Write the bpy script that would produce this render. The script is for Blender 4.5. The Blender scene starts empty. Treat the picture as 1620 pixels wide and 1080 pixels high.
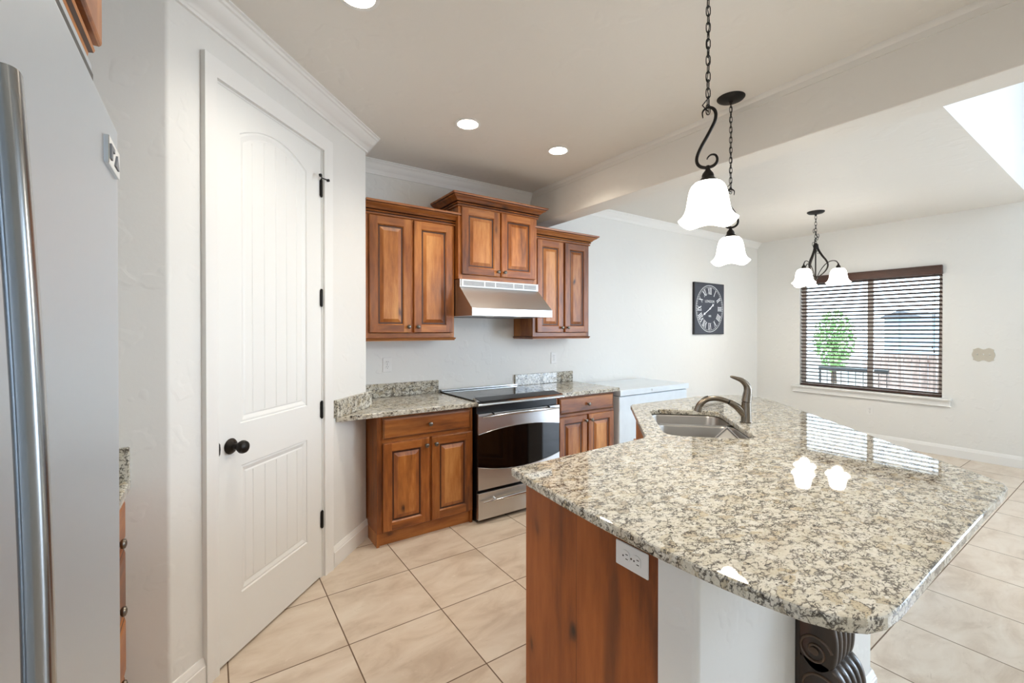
import bpy, bmesh, math, random
from mathutils import Vector, Matrix, Euler

PI = math.pi
random.seed(7)
scene = bpy.context.scene
COL = scene.collection

# ------------------------------------------------------------------ camera
PSI = math.radians(34.3)          # heading, clockwise from +Y
TILT = 0.006
cam_d = bpy.data.cameras.new('camera')
cam_d.sensor_width = 36.0
cam_d.sensor_fit = 'HORIZONTAL'
cam_d.lens = 700.0 / 1620.0 * 36.0
cam_d.shift_y = -12.8 / 1620.0
cam_d.clip_start = 0.02
cam = bpy.data.objects.new('camera', cam_d)
COL.objects.link(cam)
cam.location = (0, 0, 1.42)
cam.rotation_euler = (PI / 2 - TILT, 0, -PSI)
scene.camera = cam

# ------------------------------------------------------------------ world, view
scene.view_settings.view_transform = 'Standard'
scene.view_settings.look = 'None'
scene.view_settings.gamma = 1.0
scene.view_settings.use_curve_mapping = False
scene.view_settings.exposure = 0.34
scene.cycles.use_denoising = True
scene.cycles.max_bounces = 10
scene.cycles.diffuse_bounces = 6
scene.cycles.sample_clamp_indirect = 6.0

world = bpy.data.worlds.new('daylight')
scene.world = world
world.use_nodes = True
wn = world.node_tree
wbg = wn.nodes['Background']
wbg.inputs[0].default_value = (0.74, 0.86, 1.0, 1)
wbg.inputs[1].default_value = 7.0


def area_light(name, loc, rot, sx, sy, power, color):
    d = bpy.data.lights.new(name, 'AREA')
    d.shape = 'RECTANGLE'
    d.size, d.size_y = sx, sy
    d.energy = power
    d.color = color
    o = bpy.data.objects.new(name, d)
    o.location = loc
    o.rotation_euler = rot
    COL.objects.link(o)
    return o


# added area light, stands in for daylight from unseen great-room windows
area_light('added_window_light', (6.98, -2.35, 1.45), (0, PI / 2, 0), 2.6, 2.1, 122, (0.61, 0.78, 1.0))

# ------------------------------------------------------------------ materials
def lin(c):
    return tuple(((x / 255) / 12.92 if x / 255 <= .04045 else ((x / 255 + .055) / 1.055) ** 2.4) for x in c) + (1,)


class NT:
    def __init__(s, name):
        s.m = bpy.data.materials.new(name)
        s.m.use_nodes = True
        s.t = s.m.node_tree
        s.b = s.t.nodes['Principled BSDF']

    def n(s, typ, **kw):
        nd = s.t.nodes.new(typ)
        for k, v in kw.items():
            if isinstance(k, str) and k.startswith('i_'):
                nd.inputs[k[2:].replace('_', ' ')].default_value = v
            else:
                setattr(nd, k, v)
        return nd

    def l(s, a, b):
        s.t.links.new(a, b)

    def ramp(s, fac, stops, interp='LINEAR'):
        r = s.n('ShaderNodeValToRGB')
        r.color_ramp.interpolation = interp
        els = r.color_ramp.elements
        while len(els) < len(stops):
            els.new(0.5)
        for e, (p, c) in zip(els, stops):
            e.position = p
            e.color = c if len(c) == 4 else tuple(c) + (1,)
        s.l(fac, r.inputs[0])
        return r.outputs[0]

    def mix(s, fac, a, b, mode='MIX'):
        m = s.n('ShaderNodeMix', data_type='RGBA', blend_type=mode)
        for sock, v in ((m.inputs[0], fac), (m.inputs[6], a), (m.inputs[7], b)):
            if hasattr(v, 'is_output'):
                s.l(v, sock)
            else:
                sock.default_value = v
        return m.outputs[2]

    def math(s, op, a, b=0.0, c=None):
        m = s.n('ShaderNodeMath', operation=op)
        for i, v in enumerate((a, b) if c is None else (a, b, c)):
            if hasattr(v, 'is_output'):
                s.l(v, m.inputs[i])
            else:
                m.inputs[i].default_value = v
        return m.outputs[0]

    def coords(s, scale=(1, 1, 1), rot=(0, 0, 0), rnd=False):
        tc = s.n('ShaderNodeTexCoord')
        mp = s.n('ShaderNodeMapping')
        s.l(tc.outputs['Object'], mp.inputs[0])
        mp.inputs['Scale'].default_value = scale
        mp.inputs['Rotation'].default_value = rot
        if rnd:
            oi = s.n('ShaderNodeObjectInfo')
            k = s.math('MULTIPLY', oi.outputs['Random'], 40.0)
            cb = s.n('ShaderNodeCombineXYZ')
            for i in range(3):
                s.l(k, cb.inputs[i])
            s.l(cb.outputs[0], mp.inputs['Location'])
        return mp.outputs[0]

    def noise(s, co, scale, detail=3.0, rough=0.5):
        nd = s.n('ShaderNodeTexNoise')
        nd.inputs['Scale'].default_value = scale
        nd.inputs['Detail'].default_value = detail
        nd.inputs['Roughness'].default_value = rough
        if co is not None:
            s.l(co, nd.inputs['Vector'])
        return nd

    def bump(s, h, strength, dist=0.01):
        b = s.n('ShaderNodeBump')
        b.inputs['Strength'].default_value = strength
        b.inputs['Distance'].default_value = dist
        s.l(h, b.inputs['Height'])
        s.l(b.outputs[0], s.b.inputs['Normal'])

    def set(s, **kw):
        for k, v in kw.items():
            s.b.inputs[k.replace('_', ' ')].default_value = v
        return s


def plain(name, rgb, rough=0.5, metal=0.0, **kw):
    t = NT(name)
    # a slight tonal variation so that no surface is one dead flat colour
    co = t.coords()
    nz = t.noise(co, 9.0, 3)
    c = lin(rgb)
    d = tuple(x * 0.93 for x in c[:3]) + (1,)
    t.l(t.ramp(nz.outputs[0], [(0.3, d), (0.7, c)]), t.b.inputs['Base Color'])
    t.set(Roughness=rough, Metallic=metal, **kw)
    return t.m


def paint(name, rgb, bump=0.25, scale=38.0, rough=0.55):
    t = NT(name)
    co = t.coords()
    t.set(Base_Color=lin(rgb), Roughness=rough)
    n1 = t.noise(co, scale, 4, 0.6)
    n2 = t.noise(co, scale * 0.22, 2)
    trowel = t.ramp(n2.outputs[0], [(0.56, (0, 0, 0)), (0.62, (1, 1, 1))])
    h = t.math('MULTIPLY_ADD', n1.outputs[0], 0.4, trowel)
    t.bump(h, bump, 0.004)
    return t.m


def wood(name, grain=(1, 1, 1), cols=((86, 44, 17), (148, 85, 35), (184, 119, 59)), rough=0.36, knot_flat=1):
    """knotty alder; grain = axis-wise frequency factors (small along the fibre)"""
    t = NT(name)
    co = t.coords(scale=grain, rnd=True)
    big = t.noise(co, 5.0, 3, 0.55)
    fine = t.noise(co, 42.0, 5, 0.6)
    f = t.math('MULTIPLY_ADD', fine.outputs[0], 0.35, t.math('MULTIPLY', big.outputs[0], 0.75))
    base = t.ramp(f, [(0.36, lin(cols[0])), (0.52, lin(cols[1])), (0.68, lin(cols[2]))])
    # long dark mineral streaks
    st = t.noise(co, 9.0, 2, 0.5)
    streak = t.ramp(st.outputs[0], [(0.60, (0, 0, 0)), (0.72, (0.55, 0.55, 0.55))])
    base = t.mix(streak, base, lin((84, 42, 20)))
    # knots
    kg = [0.42 if g < 0.5 else 1.0 for g in grain]
    kg[knot_flat] = 0.06
    kc = t.coords(scale=kg, rnd=True)
    warp = t.noise(kc, 9.0, 2)
    kv = t.n('ShaderNodeVectorMath', operation='MULTIPLY_ADD')
    t.l(warp.outputs['Color'], kv.inputs[0])
    kv.inputs[1].default_value = (0.06, 0.06, 0.06)
    t.l(kc, kv.inputs[2])
    vo = t.n('ShaderNodeTexVoronoi')
    vo.inputs['Scale'].default_value = 6.5
    t.l(kv.outputs[0], vo.inputs['Vector'])
    sp = t.n('ShaderNodeSeparateColor')
    t.l(vo.outputs['Color'], sp.inputs[0])
    keep = t.math('GREATER_THAN', sp.outputs[0], 0.52)
    kn = t.ramp(vo.outputs['Distance'], [(0.04, (1, 1, 1)), (0.09, (0.6, 0.6, 0.6)), (0.13, (0.2, 0.2, 0.2)), (0.24, (0, 0, 0))])
    kf = t.math('MULTIPLY', keep, kn)
    base = t.mix(kf, base, lin((52, 26, 14)))
    oi = t.n('ShaderNodeObjectInfo')
    br = t.math('MULTIPLY_ADD', oi.outputs['Random'], 0.22, 0.90)
    hv = t.n('ShaderNodeHueSaturation')
    t.l(base, hv.inputs['Color'])
    t.l(br, hv.inputs['Value'])
    t.l(hv.outputs[0], t.b.inputs['Base Color'])
    t.set(Roughness=rough, Coat_Weight=0.10, Coat_Roughness=0.25)
    t.bump(fine.outputs[0], 0.06, 0.002)
    return t.m


def granite(name):
    t = NT(name)
    co = t.coords(scale=(1, 1.5, 1.2), rot=(0, 0, 0.6))

    def warped(scale, amp, detail=4):
        wz = t.noise(co, scale, detail, 0.6)
        v = t.n('ShaderNodeVectorMath', operation='MULTIPLY_ADD')
        t.l(wz.outputs['Color'], v.inputs[0])
        v.inputs[1].default_value = (amp, amp, amp)
        t.l(co, v.inputs[2])
        return v.outputs[0]
    w1, w2 = warped(16.0, 0.090), warped(30.0, 0.060)

    def voro(vec, scale, feature='F1'):
        v = t.n('ShaderNodeTexVoronoi', feature=feature)
        v.inputs['Scale'].default_value = scale
        t.l(vec, v.inputs['Vector'])
        return v
    cell = voro(w1, 31.0)
    sp = t.n('ShaderNodeSeparateColor')
    t.l(cell.outputs['Color'], sp.inputs[0])
    tone = t.ramp(sp.outputs[0], [(0.0, lin((212, 206, 189))), (0.30, lin((226, 222, 208))), (0.62, lin((233, 231, 222))),
                                  (0.84, lin((219, 213, 196))), (0.95, lin((206, 194, 168))), (1.0, lin((182, 176, 162)))])
    mott = t.noise(co, 70.0, 4, 0.65)
    tone = t.mix(t.ramp(mott.outputs[0], [(0.48, (0, 0, 0)), (0.68, (0.4, 0.4, 0.4))]), tone, lin((178, 168, 148)))
    # warm drifts a hand or two across
    br = t.noise(co, 5.5, 3, 0.6)
    tone = t.mix(t.ramp(br.outputs[0], [(0.52, (0, 0, 0)), (0.74, (0.40, 0.40, 0.40))]), tone, lin((166, 140, 106)))
    # long dark seams between the big grains, broken up
    e1 = voro(w1, 31.0, 'DISTANCE_TO_EDGE')
    s1 = t.ramp(e1.outputs['Distance'], [(0.025, (1, 1, 1)), (0.10, (0, 0, 0))])
    g1 = t.ramp(t.noise(co, 22.0, 3, 0.6).outputs[0], [(0.45, (0, 0, 0)), (0.55, (1, 1, 1))])
    tone = t.mix(t.math('MULTIPLY', t.math('MULTIPLY', s1, g1), 0.85), tone, lin((60, 53, 48)))
    # short squiggles and flecks
    e2 = voro(w2, 58.0, 'DISTANCE_TO_EDGE')
    s2 = t.ramp(e2.outputs['Distance'], [(0.05, (1, 1, 1)), (0.15, (0, 0, 0))])
    g2 = t.ramp(t.noise(co, 40.0, 3, 0.65).outputs[0], [(0.50, (0, 0, 0)), (0.57, (1, 1, 1))])
    tone = t.mix(t.math('MULTIPLY', t.math('MULTIPLY', s2, g2), 0.85), tone, lin((62, 55, 50)))
    fl = t.noise(w2, 64.0, 5, 0.7)
    tone = t.mix(t.ramp(fl.outputs[0], [(0.58, (0, 0, 0)), (0.605, (0.94, 0.94, 0.94))]), tone, lin((46, 40, 37)))
    tone = t.mix(1.0, tone, (0.80, 0.80, 0.79, 1), 'MULTIPLY')
    t.l(tone, t.b.inputs['Base Color'])
    t.set(Roughness=0.03)
    t.b.inputs['Specular IOR Level'].default_value = 0.55
    return t.m


def tile(name):
    t = NT(name)
    tc = t.n('ShaderNodeTexCoord')
    sx = t.n('ShaderNodeSeparateXYZ')
    t.l(tc.outputs['Object'], sx.inputs[0])
    u = t.math('MULTIPLY_ADD', sx.outputs[0], 1 / 0.4565, -0.970 / 0.4565 + 40)
    w = t.math('MULTIPLY_ADD', sx.outputs[1], 1 / 0.4470, -2.509 / 0.4470 + 40)
    fu, fw = t.math('FRACT', u), t.math('FRACT', w)
    du = t.math('ABSOLUTE', t.math('SUBTRACT', fu, 0.5))
    dw = t.math('ABSOLUTE', t.math('SUBTRACT', fw, 0.5))
    mx = t.math('MAXIMUM', du, dw)
    grout = t.ramp(mx, [(0.4935, (0, 0, 0)), (0.4955, (1, 1, 1))])
    cb = t.n('ShaderNodeCombineXYZ')
    t.l(t.math('FLOOR', u), cb.inputs[0])
    t.l(t.math('FLOOR', w), cb.inputs[1])
    wn_ = t.n('ShaderNodeTexWhiteNoise')
    t.l(cb.outputs[0], wn_.inputs['Vector'])
    off = t.n('ShaderNodeVectorMath', operation='MULTIPLY_ADD')
    t.l(wn_.outputs['Color'], off.inputs[0])
    off.inputs[1].default_value = (9, 9, 9)
    t.l(tc.outputs['Object'], off.inputs[2])
    mp = t.n('ShaderNodeMapping')
    t.l(off.outputs[0], mp.inputs[0])
    mp.inputs['Rotation'].default_value = (0, 0, 0.5)
    mp.inputs['Scale'].default_value = (1, 2.3, 1)
    a = t.noise(mp.outputs[0], 3.4, 5, 0.6)
    a.inputs['Distortion'].default_value = 0.6
    b = t.noise(mp.outputs[0], 15.0, 6, 0.7)
    b.inputs['Distortion'].default_value = 1.2
    c0 = t.ramp(a.outputs[0], [(0.32, lin((193, 175, 155))), (0.5, lin((211, 196, 178))), (0.68, lin((220, 208, 192)))])
    pit = t.ramp(b.outputs[0], [(0.60, (0, 0, 0)), (0.74, (0.55, 0.55, 0.55))])
    c0 = t.mix(pit, c0, lin((229, 219, 205)))
    pit2 = t.ramp(b.outputs[0], [(0.26, (0.5, 0.5, 0.5)), (0.38, (0, 0, 0))])
    c0 = t.mix(pit2, c0, lin((168, 149, 128)))
    c0 = t.mix(grout, c0, lin((104, 82, 62)))
    t.l(c0, t.b.inputs['Base Color'])
    t.l(t.math('MULTIPLY_ADD', grout, 0.5, 0.30), t.b.inputs['Roughness'])
    t.bump(t.math('MULTIPLY_ADD', b.outputs[0], 0.05, t.math('MULTIPLY', grout, -1.0)), 0.3, 0.003)
    return t.m


def metal(name, rgb, rough, brush=None, metallic=1.0):
    t = NT(name)
    t.set(Base_Color=lin(rgb), Roughness=rough, Metallic=metallic)
    if brush:
        co = t.coords(scale=brush)
        nz = t.noise(co, 60.0, 3)
        t.l(t.math('MULTIPLY_ADD', nz.outputs[0], 0.12, rough - 0.06), t.b.inputs['Roughness'])
        t.bump(nz.outputs[0], 0.025, 0.001)
    return t.m


def glow(name, rgb, strength):
    t = NT(name)
    t.set(Base_Color=lin((240, 236, 228)), Roughness=0.3)
    t.b.inputs['Emission Color'].default_value = lin(rgb)
    t.b.inputs['Emission Strength'].default_value = strength
    return t.m


def pane_glass(name):
    t = NT(name)
    out = t.t.nodes['Material Output']
    tr = t.n('ShaderNodeBsdfTransparent')
    tr.inputs[0].default_value = (0.93, 0.97, 0.97, 1)
    gl = t.n('ShaderNodeBsdfGlossy')
    gl.inputs['Roughness'].default_value = 0.02
    fr = t.n('ShaderNodeFresnel')
    mx = t.n('ShaderNodeMixShader')
    t.l(fr.outputs[0], mx.inputs[0])
    t.l(tr.outputs[0], mx.inputs[1])
    t.l(gl.outputs[0], mx.inputs[2])
    t.l(mx.outputs[0], out.inputs[0])
    return t.m


def leaves(name):
    t = NT(name)
    nz = t.noise(t.coords(), 6.0, 4)
    t.l(t.ramp(nz.outputs[0], [(0.3, lin((96, 136, 80))), (0.7, lin((168, 200, 132)))]), t.b.inputs['Base Color'])
    t.set(Roughness=0.7)
    return t.m


M = {}
M['wall'] = paint('wall_paint', (228, 228, 225))
M['ceil'] = paint('ceiling_paint', (226, 223, 217), bump=0.35, scale=26)
M['trim'] = paint('trim_paint', (235, 235, 233), bump=0.02, rough=0.35)
M['door'] = paint('door_paint', (234, 235, 233), bump=0.02, rough=0.38)
M['wood'] = wood('alder_upright', (1, 1, 0.16))
M['wood_h'] = wood('alder_level', (0.16, 1, 1))
M['wood_dark'] = wood('alder_red_brown', (1, 0.9, 0.13), cols=((102, 48, 13), (150, 78, 26), (172, 96, 40)), rough=0.42, knot_flat=0)
M['wood_panel'] = wood('alder_panel', (1, 1, 0.16), cols=((104, 58, 24), (168, 103, 46), (202, 142, 80)))
M['glaze'] = plain('dark_glaze', (66, 34, 17), 0.4)
M['granite'] = granite('polished_granite')
M['tile'] = tile('travertine_tile')
M['steel'] = metal('brushed_steel', (196, 196, 194), 0.26, (1, 1, 30))
M['steel_h'] = metal('brushed_steel_level', (206, 206, 206), 0.33, (0.4, 30, 30))
M['fridge'] = metal('fridge_steel', (204, 213, 222), 0.40, (30, 30, 0.6))
M['chrome'] = metal('polished_steel', (205, 205, 205), 0.10)
M['handle_steel'] = metal('satin_handle_steel', (150, 152, 154), 0.22)
M['sink'] = metal('sink_steel', (172, 168, 163), 0.30)
M['bronze'] = metal('oil_bronze', (38, 34, 31), 0.40, None, 0.7)
M['black_iron'] = metal('black_iron', (26, 24, 23), 0.45, None, 0.5)
M['pewter'] = metal('pewter', (120, 114, 106), 0.30)
M['nickel'] = metal('brushed_nickel', (134, 124, 112), 0.26)
M['black'] = plain('black_enamel', (10, 10, 11), 0.35)
M['black_glass'] = plain('black_glass', (6, 6, 7), 0.06)
M['rubber'] = plain('black_rubber', (18, 18, 18), 0.7)
M['plastic'] = plain('white_plastic', (234, 234, 232), 0.35)
M['slot'] = plain('outlet_slot', (40, 36, 34), 0.6)
M['ivory'] = plain('ivory_plate', (196, 190, 176), 0.4)
M['freezer'] = plain('white_enamel', (226, 236, 244), 0.28)
M['grille'] = plain('grey_grille', (112, 116, 122), 0.5)
M['hoodstrip'] = plain('pale_strip', (222, 226, 230), 0.35)
M['slat'] = wood('walnut_slat', (1, 0.15, 1), cols=((44, 26, 20), (66, 40, 30), (84, 54, 42)), rough=0.35)
M['cord'] = plain('brown_cord', (70, 52, 44), 0.8)
M['frame'] = plain('window_frame_pale', (214, 206, 200), 0.5)
M['pane'] = pane_glass('pane_glass')
M['clock'] = plain('slate_clock', (58, 62, 74), 0.6)
M['clock_edge'] = plain('clock_edge', (38, 36, 40), 0.6)
M['clock_ink'] = plain('clock_white', (236, 240, 245), 0.6)
M['corbel'] = wood('dark_corbel', (1, 1, 0.4), cols=((22, 15, 11), (36, 25, 18), (58, 42, 31)), rough=0.3)
M['corbel_hi'] = plain('rubbed_corbel', (82, 62, 46), 0.35)
M['shade'] = glow('lit_glass_shade', (255, 246, 234), 7.0)
M['bulb'] = glow('lit_bulb', (255, 236, 206), 14.0)
M['downlight'] = glow('lit_downlight', (255, 238, 214), 16.0)
M['dish'] = plain('white_dish', (226, 222, 214), 0.35)
M['dishrim'] = plain('grey_rim', (150, 148, 146), 0.35)
M['ground'] = plain('patio_ground', (150, 146, 138), 0.9)
M['fence'] = wood('weathered_fence', (1, 1, 0.2), cols=((120, 100, 92), (146, 124, 114), (166, 144, 134)), rough=0.8)
M['siding'] = plain('blue_grey_siding', (166, 186, 202), 0.8)
M['roof'] = plain('grey_roof', (96, 96, 100), 0.9)
M['leaf'] = leaves('tree_leaves')
M['bark'] = plain('bark', (86, 70, 56), 0.9)


# ------------------------------------------------------------------ mesh builder
class MB:
    def __init__(s):
        s.bm = bmesh.new()
        s.ms = []

    def mi(s, mat):
        m = M[mat] if isinstance(mat, str) else mat
        if m not in s.ms:
            s.ms.append(m)
        return s.ms.index(m)

    def face(s, pts, mat):
        vs = [s.bm.verts.new(p) for p in pts]
        f = s.bm.faces.new(vs)
        f.material_index = s.mi(mat)
        return f

    def grid(s, rings, mat, closed=True, cap0=False, cap1=False):
        """rings: lists of points, bridged in order"""
        i = s.mi(mat)
        R = [[s.bm.verts.new(p) for p in r] for r in rings]
        n = len(R[0])
        for a, b in zip(R[:-1], R[1:]):
            for k in range(n if closed else n - 1):
                f = s.bm.faces.new((a[k], a[(k + 1) % n], b[(k + 1) % n], b[k]))
                f.material_index = i
        if cap0:
            s.bm.faces.new(R[0][::-1]).material_index = i
        if cap1:
            s.bm.faces.new(R[-1]).material_index = i
        return R

    def box(s, x0, x1, y0, y1, z0, z1, mat):
        p = lambda z: [(x0, y0, z), (x1, y0, z), (x1, y1, z), (x0, y1, z)]
        s.grid([p(z0), p(z1)], mat, True, True, True)

    def prism(s, pts, z0, z1, mat, bevel=0.0):
        """2D outline in XY extruded in Z"""
        s.grid([[(x, y, z0) for x, y in pts], [(x, y, z1) for x, y in pts]], mat, True, True, True)

    def prism_y(s, pts, y0, y1, mat):
        s.grid([[(x, y0, z) for x, z in pts], [(x, y1, z) for x, z in pts]], mat, True, True, True)

    def prism_x(s, pts, x0, x1, mat):
        s.grid([[(x0, y, z) for y, z in pts], [(x1, y, z) for y, z in pts]], mat, True, True, True)

    def lathe(s, prof, mat, c=(0, 0, 0), axis='z', seg=24, flute=None, cap=True):
        rings = []
        for j, (r, h) in enumerate(prof):
            ring = []
            for k in range(seg):
                a = 2 * PI * k / seg
                rr, hh = r, h
                if flute:
                    rr, hh = flute(r, h, a)
                x, y = rr * math.cos(a), rr * math.sin(a)
                if axis == 'z':
                    p = (x, y, hh)
                elif axis == 'y':
                    p = (x, -hh, y)       # profile grows towards -y (the front)
                else:
                    p = (hh, x, y)
                ring.append((p[0] + c[0], p[1] + c[1], p[2] + c[2]))
            rings.append(ring)
        s.grid(rings, mat, True, cap and prof[0][0] > 1e-4, cap and prof[-1][0] > 1e-4)

    def tube(s, pts, rad, mat, seg=10, closed=False, flat=None):
        P = [Vector(p) for p in pts]
        n = len(P)
        rr = rad if isinstance(rad, (list, tuple)) else [rad] * n
        rings = []
        up = None
        for i in range(n):
            a = P[(i - 1) % n] if (closed or i > 0) else P[i]
            b = P[(i + 1) % n] if (closed or i < n - 1) else P[i]
            t = (b - a).normalized()
            if up is None:
                up = Vector((0, 0, 1)) if abs(t.z) < 0.9 else Vector((1, 0, 0))
            side = t.cross(up)
            if side.length < 1e-6:
                side = t.orthogonal()
            side.normalize()
            up = side.cross(t).normalized()
            r = rr[i]
            fa, fb = (flat or (1, 1))
            rings.append([tuple(P[i] + side * (math.cos(2 * PI * k / seg) * r * fa) + up * (math.sin(2 * PI * k / seg) * r * fb)) for k in range(seg)])
        if closed:
            rings.append(rings[0])
        s.grid(rings, mat, True, not closed, not closed)

    def sweep(s, path, prof, z0, mat, closed=False, caps=True, lines=(), lmat='glaze'):
        """prof = [(out, up)...] swept along an XY path; 'out' is to the right of travel"""
        P = [Vector(p) for p in path]
        n = len(P)
        rings = []
        for i in range(n):
            ds = []
            if closed or i > 0:
                ds.append((P[i] - P[(i - 1) % n]).normalized())
            if closed or i < n - 1:
                ds.append((P[(i + 1) % n] - P[i]).normalized())
            ns = [Vector((d.y, -d.x)) for d in ds]
            m = sum(ns, Vector((0, 0))).normalized()
            k = 1.0 / max(0.2, m.dot(ns[0]))
            rings.append([(P[i].x + m.x * o * k, P[i].y + m.y * o * k, z0 + u) for o, u in prof])
        if closed:
            rings.append(rings[0])
        n0 = len(s.bm.faces)
        s.grid(rings, mat, True, caps and not closed, caps and not closed)
        if lines:
            s.bm.faces.ensure_lookup_table()
            np_ = len(prof)
            for q in range(len(rings) - 1):
                for k in lines:
                    s.bm.faces[n0 + q * np_ + k].material_index = s.mi(lmat)

    def build(s, name, parent=None, smooth=True, bevel=0.0, seg=2, angle=32, loc=None):
        bmesh.ops.remove_doubles(s.bm, verts=s.bm.verts, dist=1e-5)
        bmesh.ops.recalc_face_normals(s.bm, faces=s.bm.faces)
        me = bpy.data.meshes.new(name)
        s.bm.to_mesh(me)
        s.bm.free()
        for m in s.ms:
            me.materials.append(m)
        if smooth:
            me.polygons.foreach_set('use_smooth', [True] * len(me.polygons))
            me.set_sharp_from_angle(angle=math.radians(angle))
        o = bpy.data.objects.new(name, me)
        COL.objects.link(o)
        if parent is not None:
            o.parent = parent
        if loc is not None:
            o.location = loc
        if bevel:
            bv = o.modifiers.new('edge_round', 'BEVEL')
            bv.width = bevel
            bv.segments = seg
            bv.limit_method = 'ANGLE'
            bv.angle_limit = math.radians(40)
            bv.harden_normals = True
        return o


def tag(o, label=None, cat=None, group=None, kind=None):
    if label:
        o['label'] = label
    if cat:
        o['category'] = cat
    if group:
        o['group'] = group
    if kind:
        o['kind'] = kind
    return o


def thing(name, label, cat, loc=(0, 0, 0), rotz=0.0, group=None, kind=None):
    o = bpy.data.objects.new(name, None)
    o.empty_display_size = 0.1
    o.location = loc
    o.rotation_euler = (0, 0, rotz)
    COL.objects.link(o)
    return tag(o, label, cat, group, kind)


def struct(mb, name, parent=None, **kw):
    o = mb.build(name, parent, **kw)
    if parent is None:
        o['kind'] = 'structure'
    return o


def smooth_pts(pts, n=8, closed=False):
    """Catmull-Rom through points"""
    P = [Vector(p) for p in pts]
    out = []
    m = len(P)
    rng = range(m) if closed else range(m - 1)
    for i in rng:
        p0 = P[(i - 1) % m] if closed or i > 0 else P[i]
        p1, p2 = P[i], P[(i + 1) % m]
        p3 = P[(i + 2) % m] if closed or i + 2 < m else P[(i + 1) % m]
        for k in range(n):
            t = k / n
            out.append(tuple(0.5 * ((2 * p1) + (p2 - p0) * t + (2 * p0 - 5 * p1 + 4 * p2 - p3) * t * t + (3 * p1 - p0 - 3 * p2 + p3) * t ** 3)))
    if not closed:
        out.append(tuple(P[-1]))
    return out


# ------------------------------------------------------------------ room dimensions
BW = 3.478            # back wall (range wall) plane, y
WX = 6.91             # window wall plane, x
CZ = 2.75             # ceiling
DA = math.atan2(0.717, 0.697)        # direction of the pantry wall
DD = Vector((math.cos(DA), math.sin(DA)))
DN = Vector((DD.y, -DD.x))           # towards the kitchen
D0 = Vector((0.028, 2.203))          # hinge-less door edge on the pantry wall


def pw(s, out=0.0):
    p = D0 + DD * s + DN * out
    return (p.x, p.y)


S0, S1 = -0.222, 1.232               # pantry wall ends
PC0, PC1 = pw(S0), pw(S1)            # its two corners
AY = PC0[1]                          # alcove wall plane
LX = -0.80                           # left wall plane
HZ = 5.0                             # great room height

# floor
b = MB()
b.box(-2.2, 7.05, -3.6, 3.62, -0.1, 0, 'tile')
struct(b, 'floor', smooth=False)

# back wall
b = MB()
b.box(PC1[0] - 0.12, 7.05, BW, BW + 0.14, 0, CZ + 0.1, 'wall')
struct(b, 'wall_back', smooth=False)
# pantry wall with its door opening and the two returns
b = MB()
T = 0.11
DW0, DW1, DH = -0.012, 0.722, 2.458


def pbox(s0, s1, z0, z1):
    a, c = pw(s0), pw(s1)
    d, e = pw(s1, -T), pw(s0, -T)
    b.prism([a, c, d, e], z0, z1, 'wall')


# rounded bull-nose at the alcove corner: outline runs round it
def bull(p, d_in, d_out, r, n=6):
    """rounded corner at p between unit directions (arriving d_in, leaving d_out)"""
    d_in, d_out, p = Vector(d_in).normalized(), Vector(d_out).normalized(), Vector(p)
    ang = d_in.angle(d_out)
    t = r * math.tan(ang / 2)
    a, c = p - d_in * t, p + d_out * t
    bis = (d_out - d_in).normalized()
    ctr = p + bis * (r / math.cos(ang / 2))
    out = []
    for k in range(n + 1):
        v = (a - ctr).lerp(c - ctr, k / n).normalized() * r
        out.append(tuple(ctr + v))
    return out


corner = bull(PC0, (1, 0), DD, 0.022)
b.prism([(LX, AY)] + corner + [pw(DW0), pw(DW0, -T), (LX, AY + 0.16)], 0, CZ, 'wall')
corner = bull(PC1, DD, (0, 1), 0.012)
b.prism([pw(DW1)] + corner + [(PC1[0], BW), (PC1[0] - 0.11, BW), pw(S1 - 0.16, -T), pw(DW1, -T)], 0, CZ, 'wall')
pbox(DW0, DW1, DH, CZ)
struct(b, 'wall_pantry', angle=25)
# pantry interior shell so that nothing leaks behind the door
b = MB()
b.box(LX, PC1[0], BW, BW + 0.1, 0, CZ, 'wall')
struct(b, 'wall_pantry_back', smooth=False)

b = MB()
b.box(LX - 0.12, LX, -3.6, BW + 0.1, 0, CZ + 0.1, 'wall')
struct(b, 'wall_left', smooth=False)
b = MB()
b.box(LX - 0.12, 2.76, -3.6, -3.48, 0, CZ + 0.1, 'wall')
b.box(2.76, 3.4, -3.6, -3.48, 0, HZ, 'wall')
b.box(6.4, 7.05, -3.6, -3.48, 0, HZ, 'wall')
b.box(3.4, 4.9, -3.6, -3.48, 0, 2.7, 'wall')
b.box(3.4, 4.9, -3.6, -3.48, 4.4, HZ, 'wall')
b.box(4.9, 6.4, -3.6, -3.48, 0, HZ, 'wall')
struct(b, 'wall_rear', smooth=False)

# window wall with the dining window opening and an unseen great-room opening added for daylight
WY0, WY1, WZ0, WZ1 = 1.405, 2.885, 0.655, 2.10
b = MB()
X0, X1 = WX, WX + 0.14
b.box(X0, X1, WY1, BW + 0.14, 0, CZ + 0.1, 'wall')
b.box(X0, X1, WY0, WY1, 0, WZ0, 'wall')
b.box(X0, X1, WY0, WY1, WZ1, CZ + 0.1, 'wall')
b.box(X0, X1, 0.735, WY0, 0, CZ + 0.1, 'wall')
b.box(X0, X1, -1.3, 0.735, 0, HZ, 'wall')
b.box(X0, X1, -3.4, -1.3, 0, 0.12, 'wall')
b.box(X0, X1, -3.4, -1.3, 2.78, HZ, 'wall')
b.box(X0, X1, -3.6, -3.4, 0, HZ, 'wall')
struct(b, 'wall_window', smooth=False)

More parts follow.
